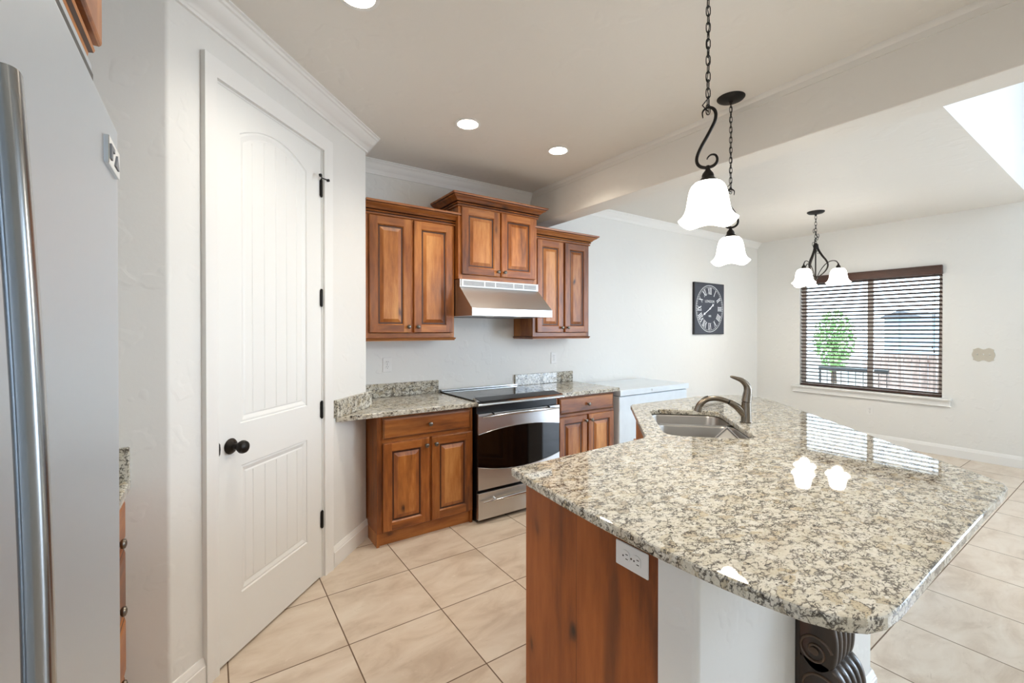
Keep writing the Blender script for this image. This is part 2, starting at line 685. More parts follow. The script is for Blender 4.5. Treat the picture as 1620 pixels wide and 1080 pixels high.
# ceilings
b = MB()
b.box(LX - 0.12, 2.60, -3.6, BW + 0.14, CZ, CZ + 0.1, 'ceil')
struct(b, 'ceiling_kitchen', smooth=False)
b = MB()
b.box(2.74, 7.05, 0.735, BW + 0.14, CZ, CZ + 0.1, 'ceil')
struct(b, 'ceiling_dining', smooth=False)
b = MB()
b.box(2.6, 7.05, -3.6, 0.9, HZ, HZ + 0.1, 'ceil')
struct(b, 'ceiling_great_room', smooth=False)
b = MB()
b.box(2.76, 7.05, 0.735, 0.86, CZ + 0.1, HZ, 'wall')
b.box(2.62, 2.76, -3.6, 0.86, CZ + 0.1, HZ, 'wall')
struct(b, 'wall_upper', smooth=False)
# dropped beam between kitchen and dining room
b = MB()
b.box(2.58, 2.765, -3.48, BW, 2.44, CZ + 0.09, 'ceil')
o = struct(b, 'beam_dropped', bevel=0.006)

# crown mouldings
CROWN = [(0, 0), (0.012, 0), (0.014, 0.012), (0.020, 0.018), (0.022, 0.026), (0.030, 0.034), (0.044, 0.046), (0.060, 0.066),
         (0.068, 0.080), (0.076, 0.084), (0.080, 0.094), (0.090, 0.098), (0.090, 0.105), (0, 0.105)]
b = MB()
b.sweep([(LX, AY), PC0, PC1, (PC1[0], BW - 0.1)], CROWN, CZ - 0.105, 'trim')
struct(b, 'trim_1')
CROWN2 = [(o * 0.80, u * 0.80) for o, u in CROWN]
b = MB()
b.sweep([(PC1[0], BW), (2.58, BW)], [(o * 0.6, u) for o, u in CROWN], CZ - 0.105, 'trim')
struct(b, 'trim_2')
b = MB()
b.sweep([(2.765, BW), (WX, BW)], CROWN2, CZ - 0.084, 'trim')
struct(b, 'trim_3')
b = MB()
b.sweep([(2.58, BW - 0.09), (2.58, -3.4)], [(0, 0), (0.006, 0), (0.008, 0.03), (0.018, 0.042), (0.020, 0.055), (0, 0.055)], CZ - 0.055, 'ceil')
struct(b, 'trim_4')
# baseboards
BASE = [(0, 0), (0.017, 0), (0.017, 0.088), (0.014, 0.092), (0.014, 0.098), (0.010, 0.105), (0.008, 0.114), (0.004, 0.121), (0, 0.121)]
b = MB()
b.sweep([(LX, AY), PC0, pw(-0.083)], BASE, 0, 'trim')
struct(b, 'baseboard_alcove')
b = MB()
b.sweep([pw(0.818), PC1, (PC1[0], PC1[1] + 0.05)], BASE, 0, 'trim')
struct(b, 'baseboard_pantry')
b = MB()
b.sweep([(3.2, BW), (WX, BW), (WX, -1.25)], BASE, 0, 'trim')
struct(b, 'baseboard_dining')

# ------------------------------------------------------------------ pantry door
door = thing('door_1', None, None, (D0.x, D0.y, 0), DA, kind='structure')
L = 0.703
Z0, Z1 = 0.012, 2.445


def arch(x, xa, xb, z_side, rise):
    u = (x - xa) / (xb - xa) * 2 - 1
    return z_side + rise * (1 - u * u)


def panel_rings(xa, xb, za, zb, rise, ins, n=16):
    """outline inset by ins, arched on top when rise > 0; counter-clockwise from bottom-left"""
    xa2, xb2, za2 = xa + ins, xb - ins, za + ins
    pts = [(xa2, za2), (xb2, za2)]
    for k in range(n + 1):
        x = xb2 + (xa2 - xb2) * k / n
        pts.append((x, arch(x, xa2, xb2, zb - ins * (0.95 if rise else 1), rise)))
    return pts


b = MB()
TK = 0.035
mouth = []
for xa, xb, za, zb, rise in ((0.117, 0.585, 1.011, 2.288, 0.072), (0.120, 0.585, 0.262, 0.825, 0.0)):
    steps = [(0.0, 0.0), (0.004, 0.006), (0.012, 0.0045), (0.030, 0.011), (0.036, 0.0085), (0.040, 0.0085)]
    rings = [[(x, d, z) for x, z in panel_rings(xa, xb, za, zb, rise, i)] for i, d in steps]
    b.grid(rings, 'door')
    # planked field: strips with V-grooves
    fx0, fx1 = xa + 0.040, xb - 0.040
    gro = [fx0, 0.199, 0.276, 0.354, 0.432, 0.510, fx1]
    zb_f = za + 0.040
    n = 40
    gw = 0.0035

    def depth(x):
        for g in gro[1:-1]:
            if abs(x - g) < gw:
                return 0.0085 + 0.003 * (1 - abs(x - g) / gw)
        return 0.0085
    xs = sorted(set([fx0, fx1] + [g + q for g in gro[1:-1] for q in (-gw, 0, gw)] + [fx0 + (fx1 - fx0) * k / 24 for k in range(25)]))
    top = lambda x: arch(x, fx0, fx1, zb - 0.040 * (0.95 if rise else 1), rise)
    b.grid([[(x, depth(x), zb_f) for x in xs], [(x, depth(x), top(x)) for x in xs]], 'door', closed=False)
    mouth.append(panel_rings(xa, xb, za, zb, rise, 0.0))


# door face around the two panel mouths, as strips
def strip(pa, pb):
    for (a, c), (d, e) in zip(zip(pa[:-1], pa[1:]), zip(pb[:-1], pb[1:])):
        b.face([(a[0], 0, a[1]), (c[0], 0, c[1]), (e[0], 0, e[1]), (d[0], 0, d[1])], 'door')


up_, lo_ = mouth
for m, zlo, zhi in ((up_, 0.918, Z1), (lo_, Z0, 0.918)):
    xa, xb = m[0][0], m[1][0]
    za = m[0][1]
    topc = m[2:]                      # from right to left
    ztr, ztl = topc[0][1], topc[-1][1]
    b.face([(0, 0, zlo), (xa, 0, zlo), (xa, 0, zhi), (0, 0, zhi)], 'door')
    b.face([(xb, 0, zlo), (L, 0, zlo), (L, 0, zhi), (xb, 0, zhi)], 'door')
    b.face([(xa, 0, zlo), (xb, 0, zlo), (xb, 0, za), (xa, 0, za)], 'door')
    strip(topc, [(x, zhi) for x, z in topc])
for q in ([(0, Z0), (0, Z1)], [(0, Z1), (L, Z1)], [(L, Z1), (L, Z0)], [(L, Z0), (0, Z0)]):
    (x0, z0), (x1, z1) = q
    b.face([(x0, 0, z0), (x1, 0, z1), (x1, TK, z1), (x0, TK, z0)], 'door')
b.face([(0, TK, Z0), (L, TK, Z0), (L, TK, Z1), (0, TK, Z1)], 'door')
b.build('door_slab', door, angle=20)
# knob with its round rose, latch plate, hinges
b = MB()
b.lathe([(0.0, 0), (0.033, 0), (0.034, 0.004), (0.030, 0.010), (0.020, 0.018), (0.013, 0.022), (0.011, 0.034), (0.013, 0.040),
         (0.022, 0.046), (0.0275, 0.056), (0.028, 0.064), (0.024, 0.074), (0.014, 0.080), (0, 0.081)], 'bronze', (0.060, 0, 0.925), 'y', 28)
b.build('door_knob', door)
b = MB()
b.prism_y([(0.001, 0.897), (0.006, 0.905), (0.008, 0.925), (0.006, 0.945), (0.001, 0.953)], -0.0012, 0.002, 'black')
b.build('latch_plate', door)


def hinge(z, stop=False):
    h = MB()
    h.tube([(0, 0, -0.046), (0, 0, 0.046)], 0.0075, 'black_iron', 12)
    h.lathe([(0, -0.052), (0.005, -0.051), (0.006, -0.046), (0, -0.046)], 'black_iron', seg=12)
    h.lathe([(0.006, 0.046), (0.005, 0.051), (0, 0.052)], 'black_iron', seg=12)
    h.box(-0.010, 0, -0.001, 0.004, -0.044, 0.044, 'black_iron')
    o = h.build('hinge', door, loc=(L + 0.008, -0.006, z))
    if stop:
        k = MB()
        k.tube([(0, 0, 0.052), (0, -0.006, 0.056), (-0.055, -0.030, 0.056)], 0.0035, 'black_iron', 8)
        k.lathe([(0, -0.005), (0.009, -0.004), (0.009, 0.006), (0, 0.007)], 'rubber', (-0.055, -0.030, 0.054), 'y', 12)
        k.tube([(0, -0.004, 0.058), (0.040, -0.018, 0.058)], 0.0035, 'black_iron', 8)
        k.lathe([(0, 0), (0.008, 0), (0.008, 0.012), (0, 0.012)], 'rubber', (0.042, -0.010, 0.058), 'y', 12)
        k.build('hinge_stop', o)
    return o


hinge(2.234, True)
for z in (1.608, 0.968, 0.338):
    hinge(z)
# jamb and casing
b = MB()
J = 0.012
b.box(-J - 0.001, -0.003, 0.004, T, 0, Z1 + 0.016, 'trim')
b.box(L + 0.004, L + J + 0.008, 0.004, T, 0, Z1 + 0.016, 'trim')
b.box(-J, L + J, 0.004, T, Z1 + 0.004, Z1 + 0.016, 'trim')
b.box(-0.004, 0.012, TK + 0.002, TK + 0.014, 0, Z1 + 0.004, 'trim')
b.box(L - 0.012, L + 0.006, TK + 0.002, TK + 0.014, 0, Z1 + 0.004, 'trim')
b.box(0, L, TK + 0.002, TK + 0.014, Z1 - 0.012, Z1 + 0.006, 'trim')
b.build('door_jamb', door, smooth=False)
b = MB()
ci, co_ = 0.012, 0.082
xi0, xi1, xo0, xo1 = -ci, L + 0.030, -co_, L + 0.112
zi, zo = Z1 + 0.014, Z1 + 0.104
prof = [(0, 0.0), (0.0, -0.012), (0.012, -0.015), (0.020, -0.013), (0.060, -0.020), (0.070, -0.022), (0.070, 0.0)]


def cas(px, pz, sx, sz):
    return [(px + sx * t, y, pz + sz * t) for t, y in prof]


rings = [[(xi0 - t, y, 0) for t, y in prof], [(xi0 - t, y, zi + t) for t, y in prof], [(xi1 + t, y, zi + t) for t, y in prof], [(xi1 + t, y, 0) for t, y in prof]]
b.grid(rings, 'trim', True, True, True)
b.build('door_casing', door, angle=30)

# ------------------------------------------------------------------ windows
win = thing('window_1', None, None, (WX, WY0, WZ0), 0, kind='structure')
ww, wh = WY1 - WY0, WZ1 - WZ0
b = MB()
fy = 0.10
for (y0, y1, z0, z1) in ((0, 0.045, 0, wh), (ww - 0.045, ww, 0, wh), (0.045, ww - 0.045, 0, 0.045), (0.045, ww - 0.045, wh - 0.045, wh), (ww * 0.47 - 0.03, ww * 0.47 + 0.03, 0.045, wh - 0.045)):
    b.box(0.085, 0.13, y0, y1, z0, z1, 'frame')
b.build('window_frame', win, smooth=False, bevel=0.004)
b = MB()
b.box(0.104, 0.110, 0.04, ww - 0.04, 0.04, wh - 0.04, 'pane')
b.build('window_pane', win, smooth=False)
b = MB()
b.box(-0.055, 0.084, -0.085, ww + 0.095, -0.026, 0.0, 'trim')
b.box(-0.018, 0.0, -0.070, ww + 0.080, -0.098, -0.026, 'trim')
b.box(-0.026, 0.0, -0.078, ww + 0.088, -0.098, -0.088, 'trim')
b.box(-0.028, 0.0, -0.075, ww + 0.085, -0.040, -0.026, 'trim')
b.build('window_sill', win, smooth=False, bevel=0.006)
for nm, (x0, x1, y0, y1) in (('added_window_2', (6.99, 7.03, -3.4, -1.3)), ('added_window_3', (3.4, 4.9, -3.56, -3.52))):  # both unseen, added and placed to let daylight into the rooms
    b = MB()
    lx, ly = x1 - x0, y1 - y0
    if lx < ly:
        for k in range(4):
            yy = y0 + (ly - 0.06) * k / 3
            b.box(x0, x1, yy, yy + 0.06, 0.12, 2.78, 'trim')
        for zz in (0.12, 2.1, 2.72):
            b.box(x0, x1, y0, y1, zz, zz + 0.06, 'trim')
    else:
        for k in range(4):
            xx = x0 + (lx - 0.06) * k / 3
            b.box(xx, xx + 0.06, y0, y1, 2.7, 4.4, 'trim')
        for zz in (2.7, 4.34):
            b.box(x0, x1, y0, y1, zz, zz + 0.06, 'trim')
    struct(b, nm, smooth=False)

# wooden blind
bl = thing('window_blind', 'dark brown wooden slat blind lowered over the dining window', 'window blind', (WX, WY0, WZ0))
b = MB()
b.box(-0.050, -0.036, -0.004, ww + 0.052, wh - 0.030, wh + 0.066, 'slat')
b.box(-0.050, 0.02, -0.004, 0.008, wh - 0.030, wh + 0.066, 'slat')
b.box(-0.050, 0.0, ww + 0.040, ww + 0.052, wh - 0.030, wh + 0.066, 'slat')
b.box(-0.054, -0.036, -0.006, ww + 0.054, wh + 0.052, wh + 0.070, 'slat')
b.build('valance', bl, smooth=False, bevel=0.003)
b = MB()
ns = 29
for k in range(ns):
    z = 0.045 + k * (wh - 0.085) / (ns - 1)
    tl = math.radians(21)
    hw = 0.025
    pts = []
    for sgn in (-1, 1):
        for t in (-0.0017, 0.0017):
            pts.append((0.030 + sgn * hw * math.cos(tl) - t * math.sin(tl), z - sgn * hw * math.sin(tl) + t * math.cos(tl)))
    q = [pts[0], pts[2], pts[3], pts[1]]
    b.grid([[(x, 0.008, zz) for x, zz in q], [(x, ww - 0.008, zz) for x, zz in q]], 'slat', True, True, True)
b.build('slats', bl, smooth=False)
b = MB()
b.box(0.006, 0.054, 0.008, ww - 0.008, 0.004, 0.024, 'slat')
b.build('bottom_rail', bl, smooth=False, bevel=0.003)
b = MB()
for f in (0.05, 0.26, 0.5, 0.735, 0.95):
    for xx in (0.004, 0.056):
        b.tube([(xx, ww * f, 0.01), (xx, ww * f, wh - 0.02)], 0.0014, 'cord', 6)
b.build('ladder_cords', bl)
b = MB()
b.tube([(-0.040, 0.06, wh - 0.03), (-0.040, 0.06, 0.55)], 0.0016, 'cord', 6)
b.tube([(-0.040, 0.075, wh - 0.03), (-0.040, 0.075, 0.60)], 0.0016, 'cord', 6)
for yy, zz in ((0.06, 0.53), (0.075, 0.58)):
    b.lathe([(0, -0.02), (0.006, -0.018), (0.004, 0.012), (0, 0.02)], 'slat', (-0.040, yy, zz), 'z', 10)
b.build('pull_cords', bl)


# ------------------------------------------------------------------ cabinet parts (local: x right, y into the wall, front at -y)
def knob_mb(x, y, z):
    k = MB()
    k.lathe([(0, 0), (0.009, 0), (0.008, 0.004), (0.006, 0.010), (0.0075, 0.014), (0.0135, 0.018), (0.0155, 0.023), (0.013, 0.028), (0.006, 0.031), (0, 0.0315)],
            'pewter', (0, 0, 0), 'y', 18)
    return k


def raised_door(x0, x1, z0, z1, parent, knob=None, stile=0.058, t=0.020, name='door', pan=0.028):
    """frame-and-panel door; front face at y = -t"""
    b = MB()
    w, h = x1 - x0, z1 - z0

    def ring(i, y):
        return [(x0 + i, y, z0 + i), (x1 - i, y, z0 + i), (x1 - i, y, z1 - i), (x0 + i, y, z1 - i)]
    b.grid([ring(0, 0), ring(0, -t + 0.005), ring(0.002, -t + 0.0015), ring(0.005, -t)], 'wood', True, True)
    e, s = 0.005, stile
    b.face([(x0 + e, -t, z0 + e), (x0 + s, -t, z0 + e), (x0 + s, -t, z1 - e), (x0 + e, -t, z1 - e)], 'wood')
    b.face([(x1 - s, -t, z0 + e), (x1 - e, -t, z0 + e), (x1 - e, -t, z1 - e), (x1 - s, -t, z1 - e)], 'wood')
    b.face([(x0 + s, -t, z0 + e), (x1 - s, -t, z0 + e), (x1 - s, -t, z0 + s), (x0 + s, -t, z0 + s)], 'wood_h')
    b.face([(x0 + s, -t, z1 - s), (x1 - s, -t, z1 - s), (x1 - s, -t, z1 - e), (x0 + s, -t, z1 - e)], 'wood_h')
    d = 0.011
    b.grid([ring(s, -t), ring(s + 0.002, -t + 0.003), ring(s + 0.007, -t + d * 0.8)], 'wood')
    b.grid([ring(s + 0.007, -t + d * 0.8), ring(s + 0.009, -t + d), ring(s + 0.018, -t + d)], 'glaze')
    b.grid([ring(s + 0.018, -t + d), ring(s + 0.014 + pan, -t + 0.003)], 'wood')
    b.grid([ring(s + 0.014 + pan, -t + 0.003), ring(s + 0.016 + pan, -t + 0.002)], 'wood_panel', True, False, True)
    o = b.build(name, parent, angle=12)
    if knob:
        k = knob_mb(0, 0, 0).build('knob', o, loc=(knob[0], -t, knob[1]))
    return o


def drawer_front(x0, x1, z0, z1, parent, knobs=(), t=0.020, name='drawer'):
    b = MB()

    def ring(i, y):
        return [(x0 + i, y, z0 + i), (x1 - i, y, z0 + i), (x1 - i, y, z1 - i), (x0 + i, y, z1 - i)]
    b.grid([ring(0, 0), ring(0, -t + 0.008), ring(0.003, -t + 0.0055)], 'wood_h', True, True)
    b.grid([ring(0.003, -t + 0.0055), ring(0.005, -t + 0.005), ring(0.007, -t + 0.004)], 'glaze')
    b.grid([ring(0.007, -t + 0.004), ring(0.013, -t + 0.001), ring(0.017, -t)], 'wood_h', True, False, True)
    o = b.build(name, parent, angle=12)
    for kx, kz in knobs:
        knob_mb(0, 0, 0).build('knob', o, loc=(kx, -t, kz))
    return o


CABCROWN = [(0, 0), (0.008, 0), (0.011, 0.004), (0.011, 0.013), (0.003, 0.0145), (0.003, 0.019), (0.014, 0.021), (0.019, 0.027), (0.014, 0.0325), (0.012, 0.036),
            (0.023, 0.039), (0.029, 0.047), (0.041, 0.057), (0.058, 0.066), (0.063, 0.074), (0.072, 0.077), (0.075, 0.084), (0.075, 0.092), (0, 0.092)]
RAIL = [(0, 0), (0.003, 0), (0.004, 0.008), (0.010, 0.012), (0.012, 0.018), (0.006, 0.022), (0, 0.022)]


def box_body(x0, x1, d, z0, z1, stile=0.035, rails=()):
    """carcass with a face frame: local front plane y=0"""
    b = MB()
    b.box(x0, x1, 0.018, d, z0, z1, 'wood')
    for a, c in ((x0, x0 + stile), (x1 - stile, x1)):
        b.box(a, c, 0, 0.018, z0, z1, 'wood')
    for za, zb in ((z0, z0 + stile), (z1 - stile, z1)) + tuple(rails):
        b.box(x0 + stile, x1 - stile, 0.0005, 0.018, za, zb, 'wood_h')
    b.box(x0 + stile, x1 - stile, 0.012, 0.018, z0 + stile, z1 - stile, 'glaze')
    return b


def wall_cabinet(label, x0, x1, yf, z0, z1, doors, crown_z, kz, rail=True, left_ret=True, right_ret=True):
    w = x1 - x0
    d = BW - yf
    t = thing('wall_cabinet', label, 'kitchen cabinet', (x0, yf, z0), 0, 'wall cabinets over the range counter')
    b = box_body(0, w, d - 0.001, 0, z1 - z0)
    mid = (doors[0][1] + doors[1][0]) / 2 - x0
    b.box(mid - 0.022, mid + 0.022, 0.0005, 0.018, 0.03, z1 - z0 - 0.03, 'wood')
    b.build('body', t, smooth=False, bevel=0.0015)
    for i, (a, c, za, zb) in enumerate(doors):
        kx = (c - x0 - 0.026) if i == 0 else (a - x0 + 0.026)
        raised_door(a - x0, c - x0, za - z0, zb - z0, t, (kx, kz - z0))
    path = []
    if left_ret:
        path.append((0, d - 0.004))
    path += [(0, 0), (w, 0)]
    if right_ret:
        path.append((w, d - 0.004))
    b = MB()
    b.sweep(path, CABCROWN, crown_z - z0, 'wood_h', lines=(3, 4, 8, 9, 14))
    b.build('crown_molding', t, angle=25)
    if rail:
        b = MB()
        b.sweep(path, RAIL, -0.022, 'wood_h', lines=(2, 4))
        b.box(0.004, w - 0.004, 0.004, d - 0.006, -0.018, 0.0, 'wood_h')
        b.build('light_rail', t, angle=25)
    return t


wall_cabinet('knotty wood wall cabinet between the white pantry wall and the range hood', 0.896, 1.606, 3.175, 1.367, 2.262,
             ((0.932, 1.243, 1.405, 2.247), (1.264, 1.588, 1.405, 2.247)), 2.252, 1.450, left_ret=False, right_ret=True)
wall_cabinet('short knotty wood wall cabinet directly above the range hood', 1.612, 2.385, 3.110, 1.830, 2.412,
             ((1.634, 1.990, 1.866, 2.398), (2.003, 2.358, 1.866, 2.398)), 2.400, 1.905, rail=False)
wall_cabinet('knotty wood wall cabinet between the range hood and the dining area', 2.391, 3.078, 3.175, 1.367, 2.262,
             ((2.428, 2.738, 1.405, 2.247), (2.758, 3.056, 1.405, 2.247)), 2.252, 1.450, left_ret=True)


def base_cabinet(label, x0, x1, yf, doors, drawer):
    w, d = x1 - x0, BW - yf
    t = thing('base_cabinet', label, 'kitchen cabinet', (x0, yf, 0), 0, 'base cabinets beside the range')
    b = box_body(0, w, d - 0.001, 0.088, 0.862, 0.035, ((0.670, 0.716),))
    mid = (doors[0][1] + doors[1][0]) / 2 - x0
    b.box(mid - 0.022, mid + 0.022, 0.0005, 0.018, 0.12, 0.68, 'wood')
    b.build('body', t, smooth=False, bevel=0.0015)
    b = MB()
    b.box(0, 0.018, 0.004, d - 0.002, 0, 0.088, 'wood')
    b.box(w - 0.018, w, 0.004, d - 0.002, 0, 0.088, 'wood')
    b.box(0.018, w - 0.018, 0.024, 0.042, 0, 0.088, 'wood_h')
    b.build('toe_kick', t, smooth=False)
    for i, (a, c, za, zb) in enumerate(doors):
        kx = (c - x0 - 0.026) if i == 0 else (a - x0 + 0.026)
        raised_door(a - x0, c - x0, za, zb, t, (kx, zb - 0.050), stile=0.056)
    a, c, za, zb = drawer
    drawer_front(a - x0, c - x0, za, zb, t, (((a + c) / 2 - x0, (za + zb) / 2),))
    return t


base_cabinet('knotty wood base cabinet with dark side panel between pantry wall and range', 0.893, 1.604, 2.872,
             ((0.930, 1.254, 0.098, 0.682), (1.273, 1.596, 0.098, 0.682)), (0.930, 1.580, 0.707, 0.846))
base_cabinet('knotty wood base cabinet between the range and the white chest freezer', 2.396, 3.105, 2.872,
             ((2.432, 2.752, 0.098, 0.682), (2.768, 3.090, 0.098, 0.682)), (2.432, 3.085, 0.705, 0.846))


# ------------------------------------------------------------------ granite counters
def slab(pts, z0, z1, name, parent, ease=0.006):
    b = MB()
    b.prism(pts, z0, z1, 'granite')
    return b.build(name, parent, angle=30, bevel=ease, seg=3)


def counter(label, pts, splashes, z0=0.863, z1=0.895, origin=(0, 0)):
    t = thing('granite_countertop', label, 'countertop', (origin[0], origin[1], z0), 0, 'granite countertops')
    loc = [(x - origin[0], y - origin[1]) for x, y in pts]
    slab(loc, 0, z1 - z0, 'slab', t)
    for sp in splashes:
        slab([(x - origin[0], y - origin[1]) for x, y in sp], z1 - z0, z1 - z0 + 0.106, 'backsplash', t, 0.004)
    return t


pa = D0 + DD * 0.8536
counter('speckled granite countertop with two-part backsplash beside the pantry wall',
        [(pa.x + 0.004, 2.815), (1.609, 2.815), (1.609, BW - 0.001), (PC1[0] + 0.002, BW - 0.001), (PC1[0] + 0.002, PC1[1] + 0.001)],
        [[(PC1[0] + 0.034, BW - 0.022), (1.604, BW - 0.022), (1.604, BW - 0.001), (PC1[0] + 0.034, BW - 0.001)],
         [pw(0.836, 0.028), pw(S1 + 0.032, 0.028), pw(S1 + 0.032, 0.001), pw(S1 + 0.0, 0.001), pw(0.836, 0.001)]],
        origin=(pa.x, 2.815))
counter('speckled granite countertop over the cabinet next to the white freezer',
        [(2.391, 2.815), (3.128, 2.815), (3.128, BW - 0.001), (2.391, BW - 0.001)],
        [[(2.395, BW - 0.022), (3.128, BW - 0.022), (3.128, BW - 0.001), (2.395, BW - 0.001)]], origin=(2.391, 2.815))

# ------------------------------------------------------------------ range hood
hx0, hx1 = 1.614, 2.386
hood = thing('range_hood', 'stainless steel range hood sloping out above the black glass range', 'range hood', (hx0, 2.895, 1.533))
hw_ = hx1 - hx0
oy, oz = 2.895, 1.533
b = MB()
prof = [(0.0, 0.0), (0.0, 0.058), (0.195, 0.232), (0.195, 0.294), (BW - oy - 0.002, 0.294), (BW - oy - 0.002, 0.0)]
b.prism_x(prof[:2] + prof[2:], 0, hw_, 'steel_h')
b.build('canopy', hood, smooth=False, bevel=0.002)
b = MB()
b.box(0.012, hw_ - 0.012, 0.187, 0.1945, 0.236, 0.292, 'hoodstrip')
vs = b.build('vent_strip', hood, smooth=False, bevel=0.001)
b = MB()
xs = [(0.030, 0.215), (0.230, 0.318), (0.332, 0.500), (0.514, 0.602), (0.616, 0.742)]
for a, c in xs:
    b.box(a, c, 0.1855, 0.188, 0.246, 0.282, 'grille')
    for k in range(4):
        zz = 0.250 + k * 0.009
        b.box(a, c, 0.184, 0.187, zz, zz + 0.0035, 'hoodstrip')
b.build('vent_grille', vs, smooth=False)
for k, xx in enumerate((0.216, 0.485)):
    b = MB()
    b.lathe([(0, -0.004), (0.030, -0.004), (0.036, -0.001), (0.036, 0.002), (0, 0.002)], 'plastic', (xx, 0.10, 0), 'z', 20)
    b.build('hood_lamp', hood)
b = MB()
b.box(0.06, hw_ - 0.06, 0.17, 0.50, -0.003, 0.001, 'grille')
b.build('filter', hood, smooth=False)

# ------------------------------------------------------------------ range
rx0, rx1 = 1.614, 2.386
rg = thing('electric_range', 'stainless steel electric range with black glass oven window and cooktop', 'range', (rx0, 2.80, 0))
rw = rx1 - rx0
b = MB()
b.box(0.004, rw - 0.004, 0.034, 0.640, 0.012, 0.878, 'black')
b.box(0.03, rw - 0.03, 0.06, 0.6, 0.0, 0.012, 'black')
b.build('body', rg, smooth=False, bevel=0.003)
b = MB()
b.box(-0.003, rw + 0.003, 0.060, 0.652, 0.8955, 0.905, 'black_glass')
b.box(0.004, rw - 0.004, 0.06, 0.640, 0.878, 0.8955, 'black')
b.build('cooktop', rg, smooth=False, bevel=0.003)
b = MB()
b.box(-0.004, rw + 0.004, 0.618, 0.660, 0.905, 0.921, 'chrome')
b.build('rear_trim', rg, smooth=False, bevel=0.004)
# burner rings printed on the glass
for cx_, cy_, r in ((0.20, 0.20, 0.105), (0.57, 0.20, 0.085), (0.20, 0.47, 0.080), (0.57, 0.47, 0.105)):
    b = MB()
    rings = [[(cx_ + rr * math.cos(2 * PI * k / 40), cy_ + rr * math.sin(2 * PI * k / 40), 0.9053) for k in range(40)] for rr in (r - 0.0015, r + 0.0015)]
    b.grid(rings, 'grille')
    b.build('burner_ring', rg, smooth=False)
# sloping control panel: steel surround, black glass inset
b = MB()
prof = [(-0.045, 0.872), (-0.052, 0.880), (-0.048, 0.892), (-0.030, 0.902), (0.075, 0.921), (0.082, 0.914), (0.082, 0.872)]
b.prism_x(prof, 0.0, rw, 'chrome')
ear = [(-0.045, 0.872), (-0.052, 0.880), (-0.048, 0.892), (-0.030, 0.902), (0.012, 0.9096), (0.012, 0.872)]
b.prism_x(ear, -0.026, 0.0, 'chrome')
b.prism_x(ear, rw, rw + 0.012, 'chrome')
cp = b.build('control_panel', rg, angle=30, bevel=0.002)
b = MB()
sl = (0.921 - 0.902) / 0.105
pz = lambda y: 0.902 + (y + 0.030) * sl
q = [(-0.022, pz(-0.022) + 0.0002), (0.070, pz(0.070) + 0.0002), (0.070, pz(0.070) + 0.0022), (-0.022, pz(-0.022) + 0.0022)]
b.prism_x(q, 0.008, rw - 0.008, 'black_glass')
b.build('touch_glass', cp, smooth=False)
# oven door in three bands: steel with arched bottom, black glass lens, steel with dished top
n = 20
xa, xb = 0.0, rw
top_arc = lambda x: 0.659 + 0.036 * (1 - ((x - rw / 2) / (rw / 2)) ** 2)
bot_arc = lambda x: 0.420 - 0.052 * (1 - ((x - rw / 2) / (rw / 2)) ** 2)
xs = [xa + (xb - xa) * k / n for k in range(n + 1)]
b = MB()
b.box(xa, xb, 0.014, 0.034, 0.250, 0.808, 'black')
b.prism_y([(x, top_arc(x)) for x in xs] + [(xb, 0.808), (xa, 0.808)], 0.0, 0.014, 'steel_h')
b.prism_y([(xa, 0.250), (xb, 0.250)] + [(x, bot_arc(x)) for x in reversed(xs)], 0.0, 0.014, 'steel_h')
b.tube([(x, 0.001, top_arc(x)) for x in xs], 0.003, 'chrome', 8)
b.tube([(x, 0.001, bot_arc(x)) for x in xs], 0.003, 'chrome', 8)
od = b.build('oven_door', rg, bevel=0.0015)
b = MB()
b.prism_y([(x, bot_arc(x) + 0.002) for x in xs] + [(x, top_arc(x) - 0.002) for x in reversed(xs)], 0.004, 0.0135, 'black_glass')
b.build('oven_window', od, smooth=False)


def bow_handle(x0, x1, z, parent, out=0.045, bow=0.012):
    b = MB()
    pts, rad = [], []
    m = 18
    for k in range(m + 1):
        u = k / m
        x = x0 + (x1 - x0) * u
        e = 1 - (2 * u - 1) ** 2
        pts.append((x, -out * (0.55 + 0.45 * e), z - 0.004 + bow * e))
        rad.append(0.006 + 0.008 * e)
    b.tube(pts, rad, 'chrome', 12)
    for u in (0.14, 0.86):
        x = x0 + (x1 - x0) * u
        e = 1 - (2 * u - 1) ** 2
        b.tube([(x, 0.002, z + 0.012), (x, -out * (0.5 + 0.45 * e), z + bow * e)], 0.009, 'chrome', 10)
    return b.build('handle', parent)


bow_handle(0.020, rw - 0.020, 0.792, od)
b = MB()
b.box(xa, xb, 0.0, 0.030, 0.030, 0.226, 'steel_h')
dr = b.build('storage_drawer', rg, smooth=False, bevel=0.003)
bow_handle(0.030, rw - 0.030, 0.168, dr)

# ------------------------------------------------------------------ chest freezer
fz = thing('chest_freezer', 'white chest freezer standing against the dining wall past the cabinets', 'freezer', (3.16, 2.85, 0))
b = MB()
b.box(0, 1.05, 0, 0.60, 0.03, 0.800, 'freezer')
b.box(0.05, 1.0, 0.05, 0.55, 0.0, 0.03, 'black')
b.build('body', fz, smooth=False, bevel=0.012, seg=3)
b = MB()
b.box(-0.006, 1.056, -0.018, 0.606, 0.808, 0.862, 'freezer')
b.box(0.02, 1.03, 0.02, 0.58, 0.800, 0.808, 'grille')
b.build('lid', fz, smooth=False, bevel=0.014, seg=3)
b = MB()
b.box(0.44, 0.61, -0.030, -0.016, 0.826, 0.850, 'freezer')
b.build('lid_handle', fz, smooth=False, bevel=0.005)


